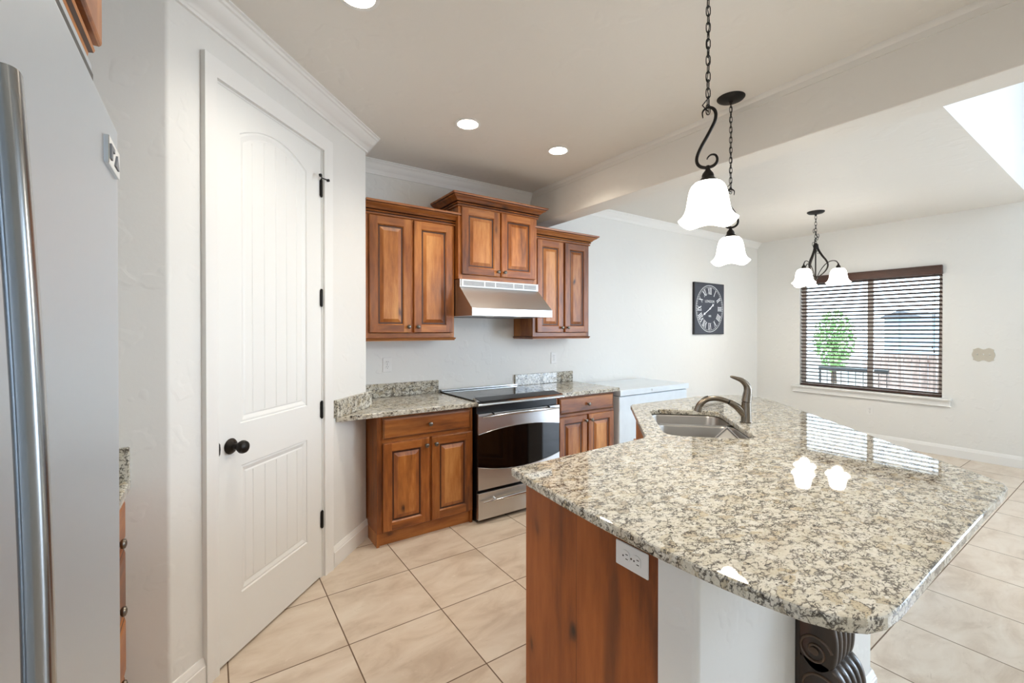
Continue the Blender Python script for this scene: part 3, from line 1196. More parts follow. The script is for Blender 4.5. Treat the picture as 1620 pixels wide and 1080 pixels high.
# ------------------------------------------------------------------ outlets and switch plate
def outlet(label, loc, rotz, horizontal=False, group='white wall outlets'):
    t = thing('wall_outlet', label, 'electrical outlet', loc, rotz, group)
    rot = (0, PI / 2, 0) if horizontal else (0, 0, 0)
    b = MB()
    b.box(-0.035, 0.035, -0.006, 0.0, -0.0575, 0.0575, 'plastic')
    p = b.build('cover_plate', t, smooth=False, bevel=0.003)
    p.rotation_euler = rot
    for sg in (-1, 1):
        b = MB()
        cz = sg * 0.0195
        pts = []
        for k in range(28):
            a = 2 * PI * k / 28
            x, z = 0.0175 * math.cos(a), 0.0175 * math.sin(a)
            pts.append((x, cz + max(-0.0145, min(0.0145, z))))
        b.prism_y(pts, -0.0085, -0.005, 'plastic')
        for xx in (-0.0064, 0.0064):
            b.box(xx - 0.0012, xx + 0.0012, -0.0087, -0.008, cz + 0.001, cz + 0.0095, 'slot')
        b.lathe([(0, 0.008), (0.0026, 0.008), (0.0026, 0.0088), (0, 0.0088)], 'slot', (0, 0, cz - 0.0075), 'y', 10)
        r = b.build('receptacle', t, angle=30)
        r.rotation_euler = rot
    b = MB()
    b.lathe([(0, 0.006), (0.003, 0.006), (0.0025, 0.0072), (0, 0.0075)], 'pewter', (0, 0, 0), 'y', 10)
    b.build('screw', t)
    return t


outlet('white outlet above the granite backsplash near the pantry corner', (1.165, BW, 1.148), 0)
outlet('white outlet on the wall under the cabinet near the dining area', (2.884, BW, 1.144), 0)
outlet('white outlet low on the wall under the blinded window', (WX, 2.072, 0.410), -PI / 2)

sw = thing('switch_plate', 'scalloped ivory three-toggle switch plate beside the window', 'light switch', (WX, 1.078, 1.160), -PI / 2)
b = MB()
pts = []
hw, hh = 0.086, 0.062
N = 72


def scal(u):      # gentle ogee along the long edges
    return 0.011 * math.cos(2 * PI * u * 2) if abs(u) < 0.5 else 0


for k in range(25):
    u = k / 24 - 0.5
    pts.append((u * 2 * hw * 0.94, -hh + 0.008 * math.cos(4 * PI * u) - 0.004))
for k in range(1, 12):
    u = k / 12 - 0.5
    pts.append((hw - 0.004 + 0.006 * math.cos(2 * PI * u), u * 2 * hh * 0.86))
for k in range(25):
    u = 0.5 - k / 24
    pts.append((u * 2 * hw * 0.94, hh - 0.008 * math.cos(4 * PI * u) + 0.004))
for k in range(1, 12):
    u = 0.5 - k / 12
    pts.append((-hw + 0.004 - 0.006 * math.cos(2 * PI * u), u * 2 * hh * 0.86))
b.prism_y(pts, -0.007, 0, 'ivory')
b.build('cover_plate', sw, angle=40, bevel=0.003)
for k in (-1, 0, 1):
    b = MB()
    b.box(-0.006, 0.006, -0.0095, -0.006, -0.013, 0.013, 'ivory')
    b.prism_x([(-0.009, -0.004), (-0.020, 0.007), (-0.018, 0.011), (-0.009, 0.005)], -0.004, 0.004, 'plastic')
    b.build('toggle', sw, smooth=False, loc=(k * 0.046, 0, 0))

# ------------------------------------------------------------------ wall clock
cs = 0.692
ck = thing('wall_clock', 'square slate-grey wall clock with white Roman numerals', 'clock', (5.597, BW, 1.718))
b = MB()
b.box(-cs / 2, cs / 2, -0.030, 0, -cs / 2, cs / 2, 'clock_edge')
b.box(-cs / 2 + 0.010, cs / 2 - 0.010, -0.031, -0.029, -cs / 2 + 0.010, cs / 2 - 0.010, 'clock')
b.build('clock_board', ck, smooth=False)
b = MB()


def ringb(r0, r1, y, n=72):
    b.grid([[(r * math.cos(2 * PI * k / n), y, r * math.sin(2 * PI * k / n)) for k in range(n)] for r in (r0, r1)], 'clock_ink')


ringb(0.312, 0.318, -0.0316)
ringb(0.290, 0.2925, -0.0316)
for k in range(60):
    a = 2 * PI * k / 60
    w = 0.004 if k % 5 else 0.007
    c, s_ = math.cos(a), math.sin(a)
    b.face([(0.296 * c - w * s_ * .5, -0.0316, 0.296 * s_ + w * c * .5), (0.296 * c + w * s_ * .5, -0.0316, 0.296 * s_ - w * c * .5),
            (0.309 * c + w * s_ * .5, -0.0316, 0.309 * s_ - w * c * .5), (0.309 * c - w * s_ * .5, -0.0316, 0.309 * s_ + w * c * .5)], 'clock_ink')
b.build('minute_track', ck, smooth=False)


# Roman numerals drawn as strokes, tall and tightly set
def stroke(bb, x0, z0, x1, z1, w, T_):
    d = Vector((x1 - x0, z1 - z0)).normalized()
    n_ = Vector((-d.y, d.x)) * w / 2
    qs = [(x0 + n_.x, z0 + n_.y), (x0 - n_.x, z0 - n_.y), (x1 - n_.x, z1 - n_.y), (x1 + n_.x, z1 + n_.y)]
    bb.face([T_(x, z) for x, z in qs], 'clock_ink')


def numeral(txt, k):
    bb = MB()
    H_, sp_ = 0.082, 0.026
    ws = {'I': 0.022, 'V': 0.046, 'X': 0.046}
    tot = sum(ws[c] for c in txt)
    a = PI / 2 - 2 * PI * k / 12
    ca, sa = math.cos(a), math.sin(a)
    # numeral's own up points outwards
    T_ = lambda x, z: ((0.238 + z) * ca + x * sa, -0.0317, (0.238 + z) * sa - x * ca)
    x = -tot / 2
    for c in txt:
        w = ws[c]
        if c == 'I':
            stroke(bb, x + w / 2, -H_ / 2, x + w / 2, H_ / 2, 0.011, T_)
        elif c == 'V':
            stroke(bb, x + 0.005, H_ / 2, x + w / 2, -H_ / 2, 0.012, T_)
            stroke(bb, x + w - 0.005, H_ / 2, x + w / 2, -H_ / 2, 0.006, T_)
        else:
            stroke(bb, x + 0.005, H_ / 2, x + w - 0.005, -H_ / 2, 0.012, T_)
            stroke(bb, x + w - 0.005, H_ / 2, x + 0.005, -H_ / 2, 0.006, T_)
        x += w
    for zz in (-H_ / 2, H_ / 2):      # serifs
        x = -tot / 2
        for c in txt:
            w = ws[c]
            if c == 'I':
                stroke(bb, x + 0.001, zz, x + w - 0.001, zz, 0.006, T_)
            else:
                stroke(bb, x, zz, x + 0.013, zz, 0.005, T_)
                stroke(bb, x + w - 0.013, zz, x + w, zz, 0.005, T_)
            x += w
    return bb.build('numeral', ck, smooth=False)


for k, txt in enumerate(('XII', 'I', 'II', 'III', 'IIII', 'V', 'VI', 'VII', 'VIII', 'IX', 'X', 'XI')):
    numeral(txt, k)


def text_mesh(s, size, mat, name, parent, loc, rot):
    cu = bpy.data.curves.new('lettering', 'FONT')
    cu.body = s
    cu.size = size
    cu.align_x = 'CENTER'
    cu.align_y = 'CENTER'
    cu.extrude = 0.0004
    tmp = bpy.data.objects.new('lettering', cu)
    COL.objects.link(tmp)
    dg = bpy.context.evaluated_depsgraph_get()
    me = bpy.data.meshes.new_from_object(tmp.evaluated_get(dg))
    bpy.data.objects.remove(tmp)
    me.materials.clear()
    me.materials.append(M[mat])
    o = bpy.data.objects.new(name, me)
    o.parent = parent
    o.location = loc
    o.rotation_euler = rot
    COL.objects.link(o)
    return o


text_mesh('LONDON', 0.050, 'clock_ink', 'lettering', ck, (0.0, -0.0318, 0.098), (PI / 2, 0, 0))
text_mesh('1882', 0.036, 'clock_ink', 'lettering', ck, (0.0, -0.0318, -0.100), (PI / 2, 0, 0))


def hand(ang, l, tail, w, y):
    bb = MB()
    ca, sa = math.sin(ang), math.cos(ang)
    T_ = lambda x, z: (z * ca + x * sa, z * sa - x * ca)
    o_ = [(-w * .35, -tail), (w * .35, -tail), (w * .5, 0), (w * .45, l * .62), (w * 1.5, l * .72), (w * .3, l * .82), (0, l), (-w * .3, l * .82), (-w * 1.5, l * .72), (-w * .45, l * .62), (-w * .5, 0)]
    bb.prism_y([T_(x, z) for x, z in o_], y - 0.001, y + 0.001, 'clock_ink')
    return bb


hand(math.radians(241), 0.205, 0.03, 0.012, -0.037).build('minute_hand', ck, smooth=False)
hand(math.radians(55), 0.125, 0.02, 0.015, -0.034).build('hour_hand', ck, smooth=False)
b = MB()
b.lathe([(0, 0.030), (0.012, 0.030), (0.012, 0.039), (0.006, 0.041), (0, 0.041)], 'clock_ink', (0, 0, 0), 'y', 16)
b.build('hand_hub', ck)

# ------------------------------------------------------------------ refrigerator
fx = -0.137
fy0 = 0.10
fr = thing('refrigerator', 'tall stainless steel refrigerator with a long bowed bar handle', 'refrigerator', (fx, fy0, 0), PI / 2)
# local: x = world +Y, y = into the wall (world -X)
fw = 1.068 - fy0
sx_ = 0.432 - fy0          # seam between the two doors
b = MB()
b.box(0.004, fw - 0.004, 0.070, 0.645, 0.02, 1.765, 'grille')
b.box(0.004, fw - 0.002, 0.034, 0.12, 1.796, 1.890, 'fridge')
b.box(0.004, fw - 0.0015, 0.032, 0.05, 1.845, 1.874, 'black')  # black strip colours in the dark gap above the doors
b.box(0.010, fw - 0.010, 0.040, 0.60, 1.765, 1.796, 'black')
b.box(0.03, fw - 0.03, 0.08, 0.62, 0.0, 0.02, 'black')
b.build('body', fr, smooth=False, bevel=0.003)
b = MB()
b.box(sx_ + 0.002, fw, 0.0, 0.066, 0.060, 1.782, 'fridge')
fd = b.build('refrigerator_door', fr, smooth=True, bevel=0.007, seg=4)
b = MB()
b.box(0, sx_ - 0.002, 0.0, 0.066, 0.060, 1.782, 'fridge')
b.build('freezer_door', fr, smooth=True, bevel=0.007, seg=4)
# bowed handle along the seam edge of the wide door
b = MB()
hz0, hz1 = 0.560, 1.604
m = 28
rings = []
hxc = 0.460 - fy0
for k in range(m + 1):
    u = k / m
    z = hz0 + (hz1 - hz0) * u
    e = 1 - (2 * u - 1) ** 2
    yc = -0.0175 - 0.0160 * e
    ring = []
    for q in range(20):
        a = 2 * PI * q / 20
        ca, sa = math.cos(a), math.sin(a)
        ring.append((hxc + 0.0115 * math.copysign(abs(ca) ** 0.75, ca), yc + 0.0085 * math.copysign(abs(sa) ** 0.75, sa), z))
    rings.append(ring)
b.grid(rings, 'handle_steel', True, True, True)
hd = b.build('handle', fd, angle=40)
for z in (hz0 + 0.035, hz1 - 0.035):
    b = MB()
    b.box(hxc - 0.010, hxc + 0.010, -0.018, 0.001, z - 0.030, z + 0.030, 'handle_steel')
    b.build('handle_mount', hd, smooth=False, bevel=0.004)
b = MB()
bx0, bx1 = 0.940 - fy0, 1.038 - fy0
b.box(bx0, bx1, -0.006, 0.0005, 1.686, 1.731, 'chrome')
bd = b.build('badge', fd, smooth=False, bevel=0.0012)
b = MB()
b.prism_y([(bx0 + 0.012, 1.697), (bx0 + 0.026, 1.697), (bx0 + 0.026, 1.714), (bx0 + 0.044, 1.714), (bx0 + 0.044, 1.721), (bx0 + 0.012, 1.721)], -0.0074, -0.006, 'grille')
b.build('badge_mark', bd, smooth=False)
b = MB()
b.prism_y([(bx0 + 0.052, 1.697), (bx0 + 0.086, 1.697), (bx0 + 0.070, 1.719)], -0.0074, -0.006, 'grille')
b.build('badge_mark', bd, smooth=False)

# cabinet over the refrigerator
oc = thing('over_fridge_cabinet', 'wood cabinet mounted over the stainless refrigerator', 'kitchen cabinet', (-0.188, 0.30, 1.948), PI / 2)
ow = 1.145 - 0.30
b = box_body(0, ow, 0.62, 0, 0.60, 0.035)
b.build('body', oc, smooth=False, bevel=0.0015)
raised_door(0.035, ow / 2 - 0.008, 0.012, 0.575, oc, (ow / 2 - 0.036, 0.07))
raised_door(ow / 2 + 0.008, ow - 0.004, 0.012, 0.575, oc, (ow / 2 + 0.036, 0.07))
b = MB()
b.sweep([(0, 0.60), (0, 0), (ow - 0.03, 0), (ow - 0.03, 0.60)], RAIL, -0.022, 'wood_h', lines=(2, 4))
b.build('light_rail', oc, angle=25)
b = MB()
b.sweep([(0, 0.60), (0, 0), (ow, 0), (ow, 0.60)], CABCROWN, 0.59, 'wood_h', lines=(3, 4, 8, 9, 14))
b.build('crown_molding', oc, angle=25)

# drawer cabinet and counter between refrigerator and alcove wall
dc = thing('drawer_cabinet', 'wood drawer cabinet squeezed between the refrigerator and the alcove wall', 'kitchen cabinet', (-0.262, 1.10, 0), PI / 2)
dw = AY - 1.10 - 0.004
b = box_body(0, dw, 0.535, 0.088, 0.862, 0.03, ((0.672, 0.700), (0.440, 0.462)))
b.box(0.0, dw, 0.06, 0.08, 0, 0.088, 'wood_h')
b.build('body', dc, smooth=False)
for za, zb in ((0.702, 0.846), (0.462, 0.674), (0.245, 0.440), (0.100, 0.228)):
    drawer_front(0.03, dw - 0.03, za, zb, dc, ((0.22, (za + zb) / 2), (dw - 0.27, (za + zb) / 2)))
cl = thing('granite_countertop', 'strip of granite countertop and backsplash behind the refrigerator', 'countertop', (-0.232, 1.095, 0.863), PI / 2, 'granite countertops')
cw = AY - 1.095 - 0.002
slab([(0, 0), (cw, 0), (cw, 0.566), (0, 0.566)], 0, 0.036, 'slab', cl)
slab([(cw - 0.024, 0.002), (cw, 0.002), (cw, 0.566), (cw - 0.024, 0.566)], 0.036, 0.150, 'backsplash', cl, 0.003)

# ------------------------------------------------------------------ island
IZ0, IZ1 = 0.863, 0.895
PX, PY0, PY1 = 0.975, 0.743, 1.336     # wooden end panel
KY = 0.630                             # face of the knee wall
isl = thing('kitchen_island', 'angled kitchen island base with reddish wood end panel and white knee wall', 'island', (PX, KY, 0))


def rel(pts):
    return [(x - PX, y - KY) for x, y in pts]


b = MB()
b.prism(rel([(PX, PY0 + 0.001), (PX, PY1), (PX + 0.02, PY1), (PX + 0.02, PY0 + 0.001)]), 0.0, IZ0 - 0.001, 'wood_dark')
b.box(-0.0004, 0.001, 1.060 - KY, 1.0614 - KY, 0.0, IZ0 - 0.001, 'glaze')
ep = b.build('end_panel', isl, smooth=False, bevel=0.002)
b = MB()
b.prism(rel([(PX + 0.02, PY0 + 0.001), (PX + 0.02, PY1 - 0.02), (1.74, PY1 - 0.02), (2.435, 2.045), (2.62, 2.045), (2.92, 1.62), (2.05, PY0 + 0.001)]), 0.09, 0.62, 'wood')
b.prism(rel([(PX + 0.02, PY1 - 0.04), (PX + 0.02, PY1 - 0.02), (1.74, PY1 - 0.02), (2.435, 2.045), (2.45, 2.03), (1.75, PY1 - 0.045)]), 0.62, IZ0 - 0.001, 'wood')
b.prism(rel([(PX + 0.03, PY0 + 0.02), (PX + 0.03, PY1 - 0.08), (1.72, PY1 - 0.08), (2.40, 1.98), (2.60, 1.98), (2.88, 1.62), (2.05, PY0 + 0.02)]), 0.0, 0.09, 'wood_dark')
b.build('cabinet_body', isl, smooth=False)
# kitchen-side cabinet doors along the diagonal sink front
sf = bpy.data.objects.new('sink_front', None)
dg_a = math.atan2(2.045 - (PY1 - 0.02), 2.435 - 1.74)
p0 = Vector((2.435 - PX, 2.045 - KY))
flen = math.hypot(2.435 - 1.74, 2.045 - PY1 + 0.02)
bdoor = raised_door(0.03, flen / 2 - 0.01, 0.11, 0.68, isl, (flen / 2 - 0.04, 0.63))
bdoor.location = (p0.x, p0.y, 0)
bdoor.rotation_euler = (0, 0, dg_a + PI)
bdoor = raised_door(flen / 2 + 0.01, flen - 0.03, 0.11, 0.68, isl, (flen / 2 + 0.04, 0.63))
bdoor.location = (p0.x, p0.y, 0)
bdoor.rotation_euler = (0, 0, dg_a + PI)
bpy.data.objects.remove(sf)
# knee wall with bull-nose corners
b = MB()
k0 = bull((PX - 0.002, KY), (0, -1), (1, 0), 0.018)
dg = (0.692, 0.722)
k1 = bull((2.125, KY), (1, 0), dg, 0.03)
end = (3.05, KY + (3.05 - 2.125) * dg[1] / dg[0])
b.prism(rel([(PX - 0.002, PY0)] + k0 + k1 + [end, (2.80, 2.06), (2.62, 2.06), (2.93, end[1] + 0.02), (2.07, PY0)]), 0, IZ0 - 0.001, 'wall')
b.build('knee_wall', isl, angle=25)
b = MB()
b.sweep(rel([(PX - 0.002, PY0), (PX - 0.002, KY), (2.125, KY), end]), [(o_, u_ * 0.84) for o_, u_ in BASE], 0, 'trim')
b.build('baseboard', isl, angle=30)

outline = [(0.951, 1.398), (0.932, 1.250), (0.917, 1.080), (0.905, 0.905), (0.900, 0.780), (0.899, 0.680), (0.904, 0.559), (0.914, 0.465), (0.932, 0.380), (0.956, 0.330), (0.990, 0.298),
           (1.035, 0.282), (1.095, 0.277), (1.30, 0.280), (1.60, 0.283), (1.90, 0.285), (2.165, 0.284), (2.215, 0.287), (2.262, 0.303), (2.31, 0.345),
           (2.40, 0.446), (2.53, 0.592), (2.74, 0.815), (3.06, 1.155), (3.35, 1.470), (3.50, 1.640), (3.575, 1.760), (3.590, 1.850), (3.555, 1.940), (3.470, 2.010),
           (3.34, 2.062), (3.20, 2.090), (2.92, 2.106), (2.62, 2.118), (2.48, 2.120), (2.441, 2.098), (2.40, 2.055), (1.800, 1.455), (1.782, 1.440), (1.755, 1.430), (1.40, 1.416), (1.05, 1.400)]
# sink cut-out, in the diagonal frame a=(1,1)/sqrt2, b=(1,-1)/sqrt2
R2 = math.sqrt(0.5)


def ab(a, c):
    return ((a + c) * R2, (a - c) * R2)


def rrect(a0, a1, b0, b1, r, n=6):
    pts = []
    for (ca, cb, st) in ((a1 - r, b1 - r, 0), (a0 + r, b1 - r, 1), (a0 + r, b0 + r, 2), (a1 - r, b0 + r, 3)):
        for k in range(n + 1):
            t = PI / 2 * (st + k / n)
            pts.append((ca + r * math.cos(t), cb + r * math.sin(t)))
    return [ab(*p) for p in pts]


A0, A1, B0, B1 = 2.325, 3.085, 0.348, 0.782
hole = rrect(A0, A1, B0, B1, 0.085)
bm = bmesh.new()
for z in (IZ0, IZ1):
    pass


def counter_mesh(outl, hol, z0, z1):
    """slab with a hole: triangulated top and bottom plus walls with eased edges"""
    bm = bmesh.new()
    ez = 0.006

    def inset(pts, d, outward):
        out = []
        n = len(pts)
        area = sum(pts[i][0] * pts[(i + 1) % n][1] - pts[(i + 1) % n][0] * pts[i][1] for i in range(n))
        sg = 1 if area > 0 else -1
        for i in range(n):
            p, q, r = Vector(pts[i - 1]), Vector(pts[i]), Vector(pts[(i + 1) % n])
            e1, e2 = (q - p).normalized(), (r - q).normalized()
            n1, n2 = Vector((-e1.y, e1.x)) * sg, Vector((-e2.y, e2.x)) * sg
            m = (n1 + n2).normalized()
            m /= max(0.4, m.dot(n1))
            out.append(tuple(q + m * (d if not outward else -d)))
        return out
    loops = {}
    for key, pts, ow in (('o', outl, False), ('h', hol, True)):
        prof = [(ez, z0), (ez * 0.3, z0 + ez * 0.3), (0, z0 + ez), (0, z1 - ez), (ez * 0.3, z1 - ez * 0.3), (ez, z1)]
        rings = []
        for d, z in prof:
            pp = inset(pts, d, ow) if d else pts
            rings.append([bm.verts.new((x, y, z)) for x, y in pp])
        n = len(pts)
        for a, c in zip(rings[:-1], rings[1:]):
            for k in range(n):
                bm.faces.new((a[k], a[(k + 1) % n], c[(k + 1) % n], c[k]))
        loops[key] = (rings[0], rings[-1])
    for side in (0, 1):
        es = []
        for key in 'oh':
            r = loops[key][side]
            for k in range(len(r)):
                e = bm.edges.get((r[k], r[(k + 1) % len(r)]))
                es.append(e)
        bmesh.ops.triangle_fill(bm, use_beauty=True, use_dissolve=False, edges=es)
    bmesh.ops.recalc_face_normals(bm, faces=bm.faces)
    return bm


ic = counter_mesh(outline, hole, 0, IZ1 - IZ0)
me = bpy.data.meshes.new('island_countertop')
ic.to_mesh(me)
ic.free()
me.materials.append(M['granite'])
me.polygons.foreach_set('use_smooth', [True] * len(me.polygons))
me.set_sharp_from_angle(angle=math.radians(14))
o = bpy.data.objects.new('island_countertop', me)
o.location = (0, 0, IZ0)
COL.objects.link(o)
tag(o, 'large polished granite island top with rounded corner and sink cut-out', 'countertop', 'granite countertops')

outlet('white sideways outlet on the reddish wood island end panel', (PX, 0.830, 0.783), -PI / 2, True)

# undermount double sink
sk = thing('kitchen_sink', 'undermount stainless steel double-bowl sink set into the island', 'sink', (ab((A0 + A1) / 2, (B0 + B1) / 2)[0], ab((A0 + A1) / 2, (B0 + B1) / 2)[1], IZ0))
sc = ab((A0 + A1) / 2, (B0 + B1) / 2)


def rl(pts, z):
    return [(x - sc[0], y - sc[1], z) for x, y in pts]


def bowl(a0, a1, b0, b1, depth, name):
    b = MB()
    r = 0.08
    steps = [(-0.018, -0.002), (-0.006, -0.002), (0.0, -0.004), (0.004, -0.012), (0.010, -depth + 0.035), (0.018, -depth + 0.015), (0.034, -depth + 0.003), (0.055, -depth)]
    rings = [rl(rrect(a0 + i, a1 - i, b0 + i, b1 - i, max(0.02, r - i * 0.6)), z) for i, z in steps]
    b.grid(rings, 'sink', True, False, True)
    # outer skin
    rings = [rl(rrect(a0 + i - 0.003, a1 - i + 0.003, b0 + i - 0.003, b1 - i + 0.003, r), z) for i, z in ((-0.015, -0.0035), (0.0, -0.006), (0.010, -depth), (0.055, -depth - 0.004))]
    b.grid(rings, 'sink', True, False, True)
    o = b.build(name, sk, angle=40)
    d = MB()
    c = ab((a0 + a1) / 2, (b0 + b1) / 2)
    d.lathe([(0.0, 0.001), (0.02, 0.001), (0.032, 0.003), (0.044, 0.002), (0.046, 0.0), (0, 0)], 'chrome', (c[0] - sc[0], c[1] - sc[1], -depth), 'z', 24)
    d.build('drain', o)
    return o


bowl(2.792, A1 + 0.004, B0 - 0.004, B1 + 0.004, 0.185, 'far_bowl')
bowl(A0 - 0.004, 2.756, B0 - 0.004, B1 + 0.004, 0.215, 'near_bowl')

# faucet, built in a vertical plane pointing at the sink
fb = (2.535, 1.335)
fa = math.atan2(0.707, -0.707)
fc = thing('faucet', 'brushed nickel pull-out faucet with lever handle behind the island sink', 'faucet', (fb[0], fb[1], IZ1), fa)
b = MB()
b.lathe([(0, 0), (0.034, 0), (0.034, 0.003), (0.0285, 0.005), (0.0275, 0.03), (0.026, 0.08), (0.0255, 0.118), (0, 0.118)], 'nickel', seg=28)
# spout branch rising forward
pts = smooth_pts([(0.000, 0, 0.035), (0.022, 0, 0.060), (0.048, 0, 0.088), (0.078, 0, 0.108), (0.092, 0, 0.114)], 6)
rad = [0.024 - 0.008 * i / (len(pts) - 1) for i in range(len(pts))]
b.tube(pts, rad, 'nickel', 16)
b.build('faucet_body', fc)
b = MB()
b.tube([(0.090, 0, 0.1135), (0.100, 0, 0.1175)], 0.0135, 'black', 16)
b.build('spout_collar', fc)
b = MB()
pts = smooth_pts([(0.099, 0, 0.117), (0.140, 0, 0.130), (0.185, 0, 0.1325), (0.225, 0, 0.119), (0.253, 0, 0.090), (0.264, 0, 0.054)], 6)
rad = [0.0145 + 0.0055 * min(1, max(0, (i / (len(pts) - 1) - 0.45) / 0.5)) for i in range(len(pts))]
b.tube(pts, rad, 'nickel', 16)
sp_ = b.build('spout', fc)
b = MB()
b.tube(smooth_pts([(0.206, 0, 0.1435), (0.226, 0, 0.134), (0.240, 0, 0.123)], 4), 0.006, 'black', 8)
b.build('spray_button', sp_)
b = MB()
pts = smooth_pts([(0.000, 0, 0.118), (-0.004, 0, 0.150), (-0.008, 0, 0.185), (0.000, 0, 0.215), (0.024, 0, 0.240), (0.054, 0, 0.252), (0.086, 0, 0.262)], 6)
m = len(pts) - 1
rad = [0.0255 * (1 - i / m) ** 0.75 + 0.0050 for i in range(m + 1)]
rad[0] = 0.0255
b.tube(pts, rad, 'nickel', 16, flat=(1, 0.9))
b.build('lever', fc)

# little square dish standing corner-up in the small bowl
dsh = thing('square_dish', 'small white square dish with grey rim standing corner-up in the sink', 'dish', (ab(2.455, 0.672)[0], ab(2.455, 0.672)[1], IZ0 - 0.182))
b = MB()
# leaning square, its corner rising just above the bowl edge
side = 0.162


def dishq(h, y):
    return [(-h, y, 0), (0, y, -h), (h, y, 0), (0, y, h)]


hq = side * R2
b.grid([dishq(hq, 0.0), dishq(hq, -0.012), dishq(hq - 0.006, -0.014), dishq(hq - 0.014, -0.006)], 'dishrim', True, True, False)
b.grid([dishq(hq - 0.014, -0.006), dishq(hq - 0.018, -0.005)], 'dish', True, False, True)
dd = b.build('dish_plate', dsh, smooth=False)
dd.location = (0, 0, hq + 0.012)
dd.rotation_euler = (math.radians(-14), 0, -math.radians(50))

# ------------------------------------------------------------------ corbel under the overhang
cb_ = thing('corbel', 'dark carved scroll corbel under the island overhang', 'corbel', (1.486, KY, IZ0 - 0.001))
cwid = 0.152
b = MB()
b.box(-0.002, cwid + 0.002, -0.014, 0.0, -0.66, 0.0, 'corbel')
b.build('back_plate', cb_, smooth=False, bevel=0.003)


def spiral(cy, cz, r0, r1, t0, turns, n=60):
    return [(cy + (r0 + (r1 - r0) * k / n) * math.cos(t0 + 2 * PI * turns * k / n), cz + (r0 + (r1 - r0) * k / n) * math.sin(t0 + 2 * PI * turns * k / n)) for k in range(n + 1)]


# side profile (y negative = out of the wall): upper S scroll then lower, larger scroll
up_prof = smooth_pts([(-0.082, 0.0), (-0.080, -0.06), (-0.080, -0.20), (-0.090, -0.29), (-0.101, -0.36), (-0.094, -0.425), (-0.066, -0.452), (-0.038, -0.446), (-0.014, -0.42)], 5)
lo_prof = smooth_pts([(-0.014, -0.43), (-0.050, -0.425), (-0.090, -0.430), (-0.118, -0.455), (-0.130, -0.505), (-0.120, -0.56), (-0.088, -0.605), (-0.050, -0.625), (-0.014, -0.645)], 5)


def fluted(prof, name, close):
    """the scroll's outer face carries five rounded flutes"""
    b = MB()
    xs = []
    nf = 5
    for k in range(nf * 6 + 1):
        xs.append(cwid * k / (nf * 6))
    rings = []
    for x in xs:
        ph = (x / cwid * nf) % 1.0
        off = 0.007 * (abs(math.sin(PI * ph)) ** 0.6) if 0 < x < cwid else 0.0
        ring = []
        for (y, z) in prof:
            ring.append((x, y - off if y < -0.03 else y, z))
        for y, z in close:
            ring.append((x, y, z))
        rings.append(ring)
    b.grid(rings, 'corbel', True, True, True)
    return b.build(name, cb_, angle=50)


fluted(up_prof, 'upper_scroll', [(-0.012, -0.10), (-0.012, 0.0)])
fluted(lo_prof, 'lower_scroll', [(-0.012, -0.60), (-0.012, -0.44)])
for nm, cy, cz, r in (('upper_volute', -0.053, -0.396, 0.047), ('lower_volute', -0.068, -0.515, 0.060)):
    for xx in (-0.001, cwid + 0.001):
        b = MB()
        sp = spiral(cy, cz, r, 0.010, PI * 0.9, -1.6)
        b.tube([(xx, y, z) for y, z in sp], 0.0042, 'corbel_hi', 8)
        b.lathe([(0, -0.006), (0.012, -0.004), (0.012, 0.004), (0, 0.006)], 'corbel_hi', (xx, cy, cz), 'x', 14)
        b.build(nm, cb_)


# ------------------------------------------------------------------ lamps
def chain_mb(z0, z1, pitch=0.0295, r=0.0019, hw=0.0075, hl=0.019, mat='black_iron'):
    b = MB()
    n = max(2, int(round((z1 - z0) / pitch)))
    for k in range(n):
        zc = z0 + (k + 0.5) * (z1 - z0) / n
        a = (PI / 2 if k % 2 else 0) + 0.35
        pts = []
        for q in range(14):
            t = 2 * PI * q / 14
            w = hw * math.copysign(abs(math.cos(t)) ** 0.7, math.cos(t))
            pts.append((w * math.cos(a), w * math.sin(a), zc + hl * math.copysign(abs(math.sin(t)) ** 0.8, math.sin(t))))
        b.tube(pts, r, mat, 6, closed=True)
    return b


SHADE = [(0.034, 0.148), (0.046, 0.144), (0.056, 0.134), (0.0635, 0.118), (0.0680, 0.098), (0.0715, 0.075), (0.0750, 0.052), (0.0800, 0.034), (0.0880, 0.018), (0.0985, 0.006), (0.1000, 0.003)]


def shade_mb(scale=1.0):
    b = MB()

    def fl(r, h, a):
        k = max(0.0, (0.06 - h / scale) / 0.06)
        return r * (1 + 0.035 * k * math.cos(4 * a)), h + 0.010 * scale * k * k * math.cos(4 * a)
    outer = [(r * scale, h * scale) for r, h in SHADE]
    inner = [((r - 0.003) * scale, (h - 0.001) * scale) for r, h in reversed(SHADE)]
    seg = 48
    rings = []
    for r, h in outer + inner:
        ring = []
        for k in range(seg):
            a = 2 * PI * k / seg
            rr, hh = fl(r, h, a)
            ring.append((rr * math.cos(a), rr * math.sin(a), hh))
        rings.append(ring)
    rings.append(rings[0])
    b.grid(rings, 'shade', True)
    return b


def cap_mb(mat='bronze'):
    b = MB()
    b.lathe([(0.0, 0.062), (0.006, 0.062), (0.007, 0.052), (0.010, 0.044), (0.018, 0.034), (0.021, 0.026), (0.0205, 0.020), (0.026, 0.012), (0.036, 0.004), (0.040, 0.0), (0.036, -0.004), (0.0, -0.002)], mat, seg=24)
    return b


def point(name, loc, power, color, radius, parent=None):
    d = bpy.data.lights.new(name, 'POINT')
    d.energy = power
    d.color = color
    d.shadow_soft_size = radius
    o = bpy.data.objects.new(name, d)
    o.location = loc
    COL.objects.link(o)
    if parent:
        o.parent = parent
    return o


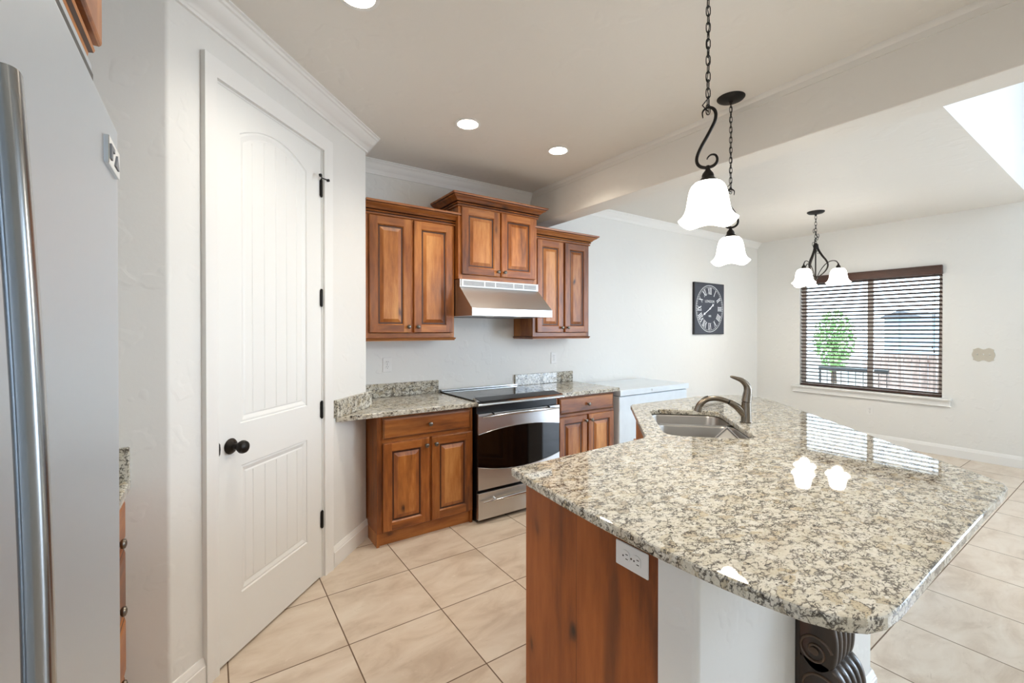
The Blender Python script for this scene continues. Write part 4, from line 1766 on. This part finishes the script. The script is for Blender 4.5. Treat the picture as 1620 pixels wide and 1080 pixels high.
def pendant(label, x, y, zb, rot, mirror=1):
    t = thing('pendant_lamp', label, 'pendant lamp', (x, y, zb), rot, 'black scroll pendant lamps')
    top = CZ - zb
    b = MB()
    b.lathe([(0, top - 0.030), (0.010, top - 0.029), (0.012, top - 0.022), (0.050, top - 0.018), (0.068, top - 0.010), (0.074, top - 0.003), (0.074, top - 0.0005), (0, top - 0.0005)], 'black_iron', seg=36)
    b.build('canopy', t)
    chain_mb(0.398, top - 0.024).build('chain', t)
    b = MB()
    b.tube([(0.004 * math.sin(k * 0.9), 0.004 * math.cos(k * 1.3), 0.40 + (top - 0.43) * k / 24) for k in range(25)], 0.0016, 'black', 6)
    b.build('lamp_cord', t)
    b = MB()
    b.tube([(0.007, 0, 0.462), (-0.019, 0, 0.432), (0.002, 0, 0.404)], 0.0024, 'black_iron', 8)
    b.build('open_link', t)
    # wrought scroll (zoomed outline: x, z in metres from the lamp axis)
    S = [(-0.017, 0.361), (-0.019, 0.381), (-0.010, 0.393), (0.006, 0.396), (0.020, 0.386), (0.026, 0.368), (0.023, 0.345), (0.012, 0.320), (-0.004, 0.290), (-0.022, 0.258), (-0.035, 0.228),
         (-0.038, 0.206), (-0.032, 0.190), (-0.018, 0.180), (0.000, 0.177), (0.018, 0.181), (0.029, 0.192), (0.031, 0.207), (0.024, 0.220), (0.010, 0.222), (0.000, 0.214), (-0.003, 0.207)]
    # straight bar of wrought iron, thick in the middle and tapering at both ends
    pts = smooth_pts([(px * mirror, 0, pz + 0.024) for px, pz in S], 5)
    m = len(pts) - 1
    rad = [0.0018 + 0.0042 * min(1, 5 * i / m, 3.2 * (1 - i / m) + 0.05) for i in range(m + 1)]
    b = MB()
    b.tube(pts, rad, 'bronze', 10)
    b.build('scroll', t)
    cap_mb().build('shade_cap', t, loc=(0, 0, 0.146))
    shade_mb().build('lamp_shade', t)
    b = MB()
    b.lathe([(0.012, 0.148), (0.013, 0.110), (0.022, 0.090), (0.027, 0.070), (0.024, 0.050), (0.012, 0.038), (0, 0.035)], 'bulb', seg=18)
    b.build('bulb', t)
    point('pendant_light', (0, 0, -0.02), 7, (1.0, 0.91, 0.79), 0.05, t)
    return t


pendant('black scroll pendant with glowing white bell shade over the middle of the island top', 1.512, 0.940, 1.818, math.atan2(-0.85, 0.53))
pendant('black scroll pendant with glowing white bell shade hanging over the island sink', 2.462, 1.390, 1.808, math.atan2(-0.87, 0.494), -1)

# chandelier
cx, cy, cz0 = 5.600, 2.180, 2.0
ch = thing('chandelier', 'black wrought three-shade chandelier hanging in front of the window', 'chandelier', (cx, cy, cz0), -PSI - math.radians(36))
top = CZ - cz0
b = MB()
b.lathe([(0, top - 0.050), (0.008, top - 0.048), (0.014, top - 0.030), (0.070, top - 0.020), (0.084, top - 0.008), (0.084, top - 0.0005), (0, top - 0.0005)], 'black_iron', seg=32)
b.build('canopy', ch)
chain_mb(0.385, top - 0.045, 0.034, 0.0026, 0.010, 0.022).build('chain', ch)
b = MB()
random.seed(3)
for k in range(9):      # surplus chain looped up at the top of the column
    z = 0.30 + k * 0.030
    a = k * 1.1
    ox, oy_ = 0.022 * math.cos(a), 0.022 * math.sin(a)
    pts = [(ox + 0.010 * math.cos(2 * PI * q / 12) * math.cos(a), oy_ + 0.010 * math.cos(2 * PI * q / 12) * math.sin(a), z + 0.022 * math.sin(2 * PI * q / 12)) for q in range(12)]
    b.tube(pts, 0.0026, 'black_iron', 6, closed=True)
b.build('spare_chain', ch)
b = MB()
b.tube([(0, 0, 0.012), (0, 0, 0.40)], 0.007, 'bronze', 10)
b.lathe([(0, 0.33), (0.018, 0.335), (0.026, 0.36), (0.022, 0.385), (0.010, 0.40), (0, 0.402)], 'bronze', seg=16)
b.lathe([(0, -0.022), (0.008, -0.018), (0.012, -0.006), (0.022, 0.004), (0.022, 0.014), (0.010, 0.026), (0, 0.028)], 'bronze', seg=16)
b.build('column', ch)
for k in range(3):
    a = 2 * PI * k / 3
    ca, sa = math.cos(a), math.sin(a)
    b = MB()
    P = lambda r, z: (r * ca, r * sa, z)
    body = smooth_pts([P(0.012, 0.385), P(0.022, 0.330), P(0.060, 0.255), P(0.098, 0.195), P(0.112, 0.140), P(0.092, 0.085), P(0.050, 0.040), P(0.014, 0.012)], 6)
    m = len(body) - 1
    b.tube(body, [0.0125 - 0.0075 * i / m for i in range(m + 1)], 'bronze', 8)
    loop = smooth_pts([P(0.016, 0.012), P(0.030, 0.060), P(0.062, 0.120), P(0.105, 0.170), P(0.148, 0.190), P(0.185, 0.182), P(0.205, 0.152)], 6)
    m = len(loop) - 1
    b.tube(loop, [0.0036 + 0.002 * i / m for i in range(m + 1)], 'bronze', 8)
    arm = b.build('arm', ch)
    cap_mb().build('shade_cap', arm, loc=(0.205 * ca, 0.205 * sa, 0.096))
    sh = shade_mb(1.12).build('lamp_shade', ch, loc=(0.205 * ca, 0.205 * sa, -0.064))
    bb = MB()
    bb.lathe([(0.012, 0.160), (0.013, 0.120), (0.022, 0.098), (0.027, 0.076), (0.024, 0.055), (0.012, 0.042), (0, 0.038)], 'bulb', seg=16)
    bb.build('bulb', sh)
    point('chandelier_light', (0.205 * ca, 0.205 * sa, -0.09), 4, (1.0, 0.92, 0.80), 0.05, ch)


# recessed ceiling lights
def downlight(label, x, y, power=16):
    t = thing('ceiling_light', label, 'recessed light', (x, y, CZ), 0, 'recessed kitchen ceiling lights')
    b = MB()
    b.lathe([(0.066, 0.0), (0.082, -0.0005), (0.083, -0.004), (0.078, -0.006), (0.066, -0.004)], 'plastic', seg=36, cap=False)
    b.build('trim_ring', t)
    b = MB()
    b.lathe([(0, -0.0030), (0.068, -0.0030), (0.068, -0.0005), (0, -0.0005)], 'downlight', seg=36)
    b.build('lens', t)
    d = bpy.data.lights.new('downlight_beam', 'SPOT')
    d.energy = power
    d.color = (1.0, 0.91, 0.78)
    d.spot_size = math.radians(140)
    d.spot_blend = 0.8
    d.shadow_soft_size = 0.06
    o = bpy.data.objects.new('downlight_beam', d)
    o.parent = t
    o.location = (0, 0, -0.02)
    COL.objects.link(o)
    return t


downlight('lit recessed ceiling light in front of the pantry-side wall cabinets', 1.374, 2.519, 30)
downlight('lit recessed ceiling light beside the dropped beam', 2.127, 2.513, 30)
downlight('lit recessed ceiling light above the pantry door, cut by the frame', 0.489, 1.800, 26)
for x, y in ((0.489, 0.55), (0.489, -1.0), (1.6, -1.4)):  # out-of-view ceiling lights added as warm fill for the kitchen
    downlight('unseen recessed ceiling light added behind the viewpoint as warm fill', x, y, 20)

# ------------------------------------------------------------------ outdoors, seen through the blind
b = MB()
b.box(7.06, 30, -10, 14, -0.35, -0.15, 'ground')
struct(b, 'ground_patio', smooth=False)
fn = thing('garden_fence', 'brown board fence outside behind the window blind', 'fence', (11.0, 3.15, -0.15))
b = MB()
for k in range(46):
    y = -5.2 + k * 0.115
    b.box(0, 0.02, y, y + 0.108, 0.02, 1.13, 'fence')
b.build('boards', fn, smooth=False)
b = MB()
for z in (0.2, 0.95):
    b.box(0.02, 0.06, -5.2, 0.09, z, z + 0.09, 'fence')
b.build('rails', fn, smooth=False)
hs = thing('neighbour_house', 'blue-grey house across the yard seen through the blind', 'house', (18, 4.6, -0.15))
b = MB()
b.box(0, 5, -0.44, 0.43, 0, 2.0, 'siding')
b.build('house_wall', hs, smooth=False)
b = MB()
b.prism_x([(-0.52, 2.0), (0.51, 2.0), (0.0, 2.22)], -0.2, 5.2, 'roof')
b.build('house_roof', hs, smooth=False)
tr = thing('garden_tree', 'leafy green tree outside behind the window blind', 'tree', (12.2, 4.35, -0.15))
b = MB()
b.tube([(0, 0, 0), (0.03, 0.02, 0.6), (0.0, 0.0, 1.3)], [0.07, 0.055, 0.03], 'bark', 10)
b.build('trunk', tr)
b = MB()
random.seed(11)
for k in range(1100):
    th, ph, rr = random.random() * 2 * PI, math.acos(2 * random.random() - 1), random.random() ** 0.4
    c = Vector((0.42 * rr * math.sin(ph) * math.cos(th), 0.42 * rr * math.sin(ph) * math.sin(th), 1.35 + 0.75 * rr * math.cos(ph)))
    e = Euler((random.random() * 3, random.random() * 3, random.random() * 3)).to_matrix()
    q = [(-0.05, 0, 0), (0, -0.028, 0.006), (0.06, 0, 0), (0, 0.028, 0.006)]
    b.face([tuple(c + e @ Vector(p)) for p in q], 'leaf')
b.build('crown', tr, smooth=False)
pt = thing('patio_railing', 'dark metal railing on the patio behind the window blind', 'railing', (9.5, 2.95, -0.15))
b = MB()
b.box(0, 0.05, -0.35, 0.69, 0.83, 0.90, 'black')
b.box(0, 0.03, -0.35, 0.69, 0.15, 0.18, 'black')
b.build('top_rail', pt, smooth=False)
for k in range(10):
    b = MB()
    w = 0.03 if k in (9,) else 0.008
    y = -0.33 + k * 0.11
    b.box(0.01, 0.01 + max(w, 0.012), y, y + w, 0.0 if k in (0, 9) else 0.18, 0.83, 'black')
    b.build('baluster', pt, smooth=False)
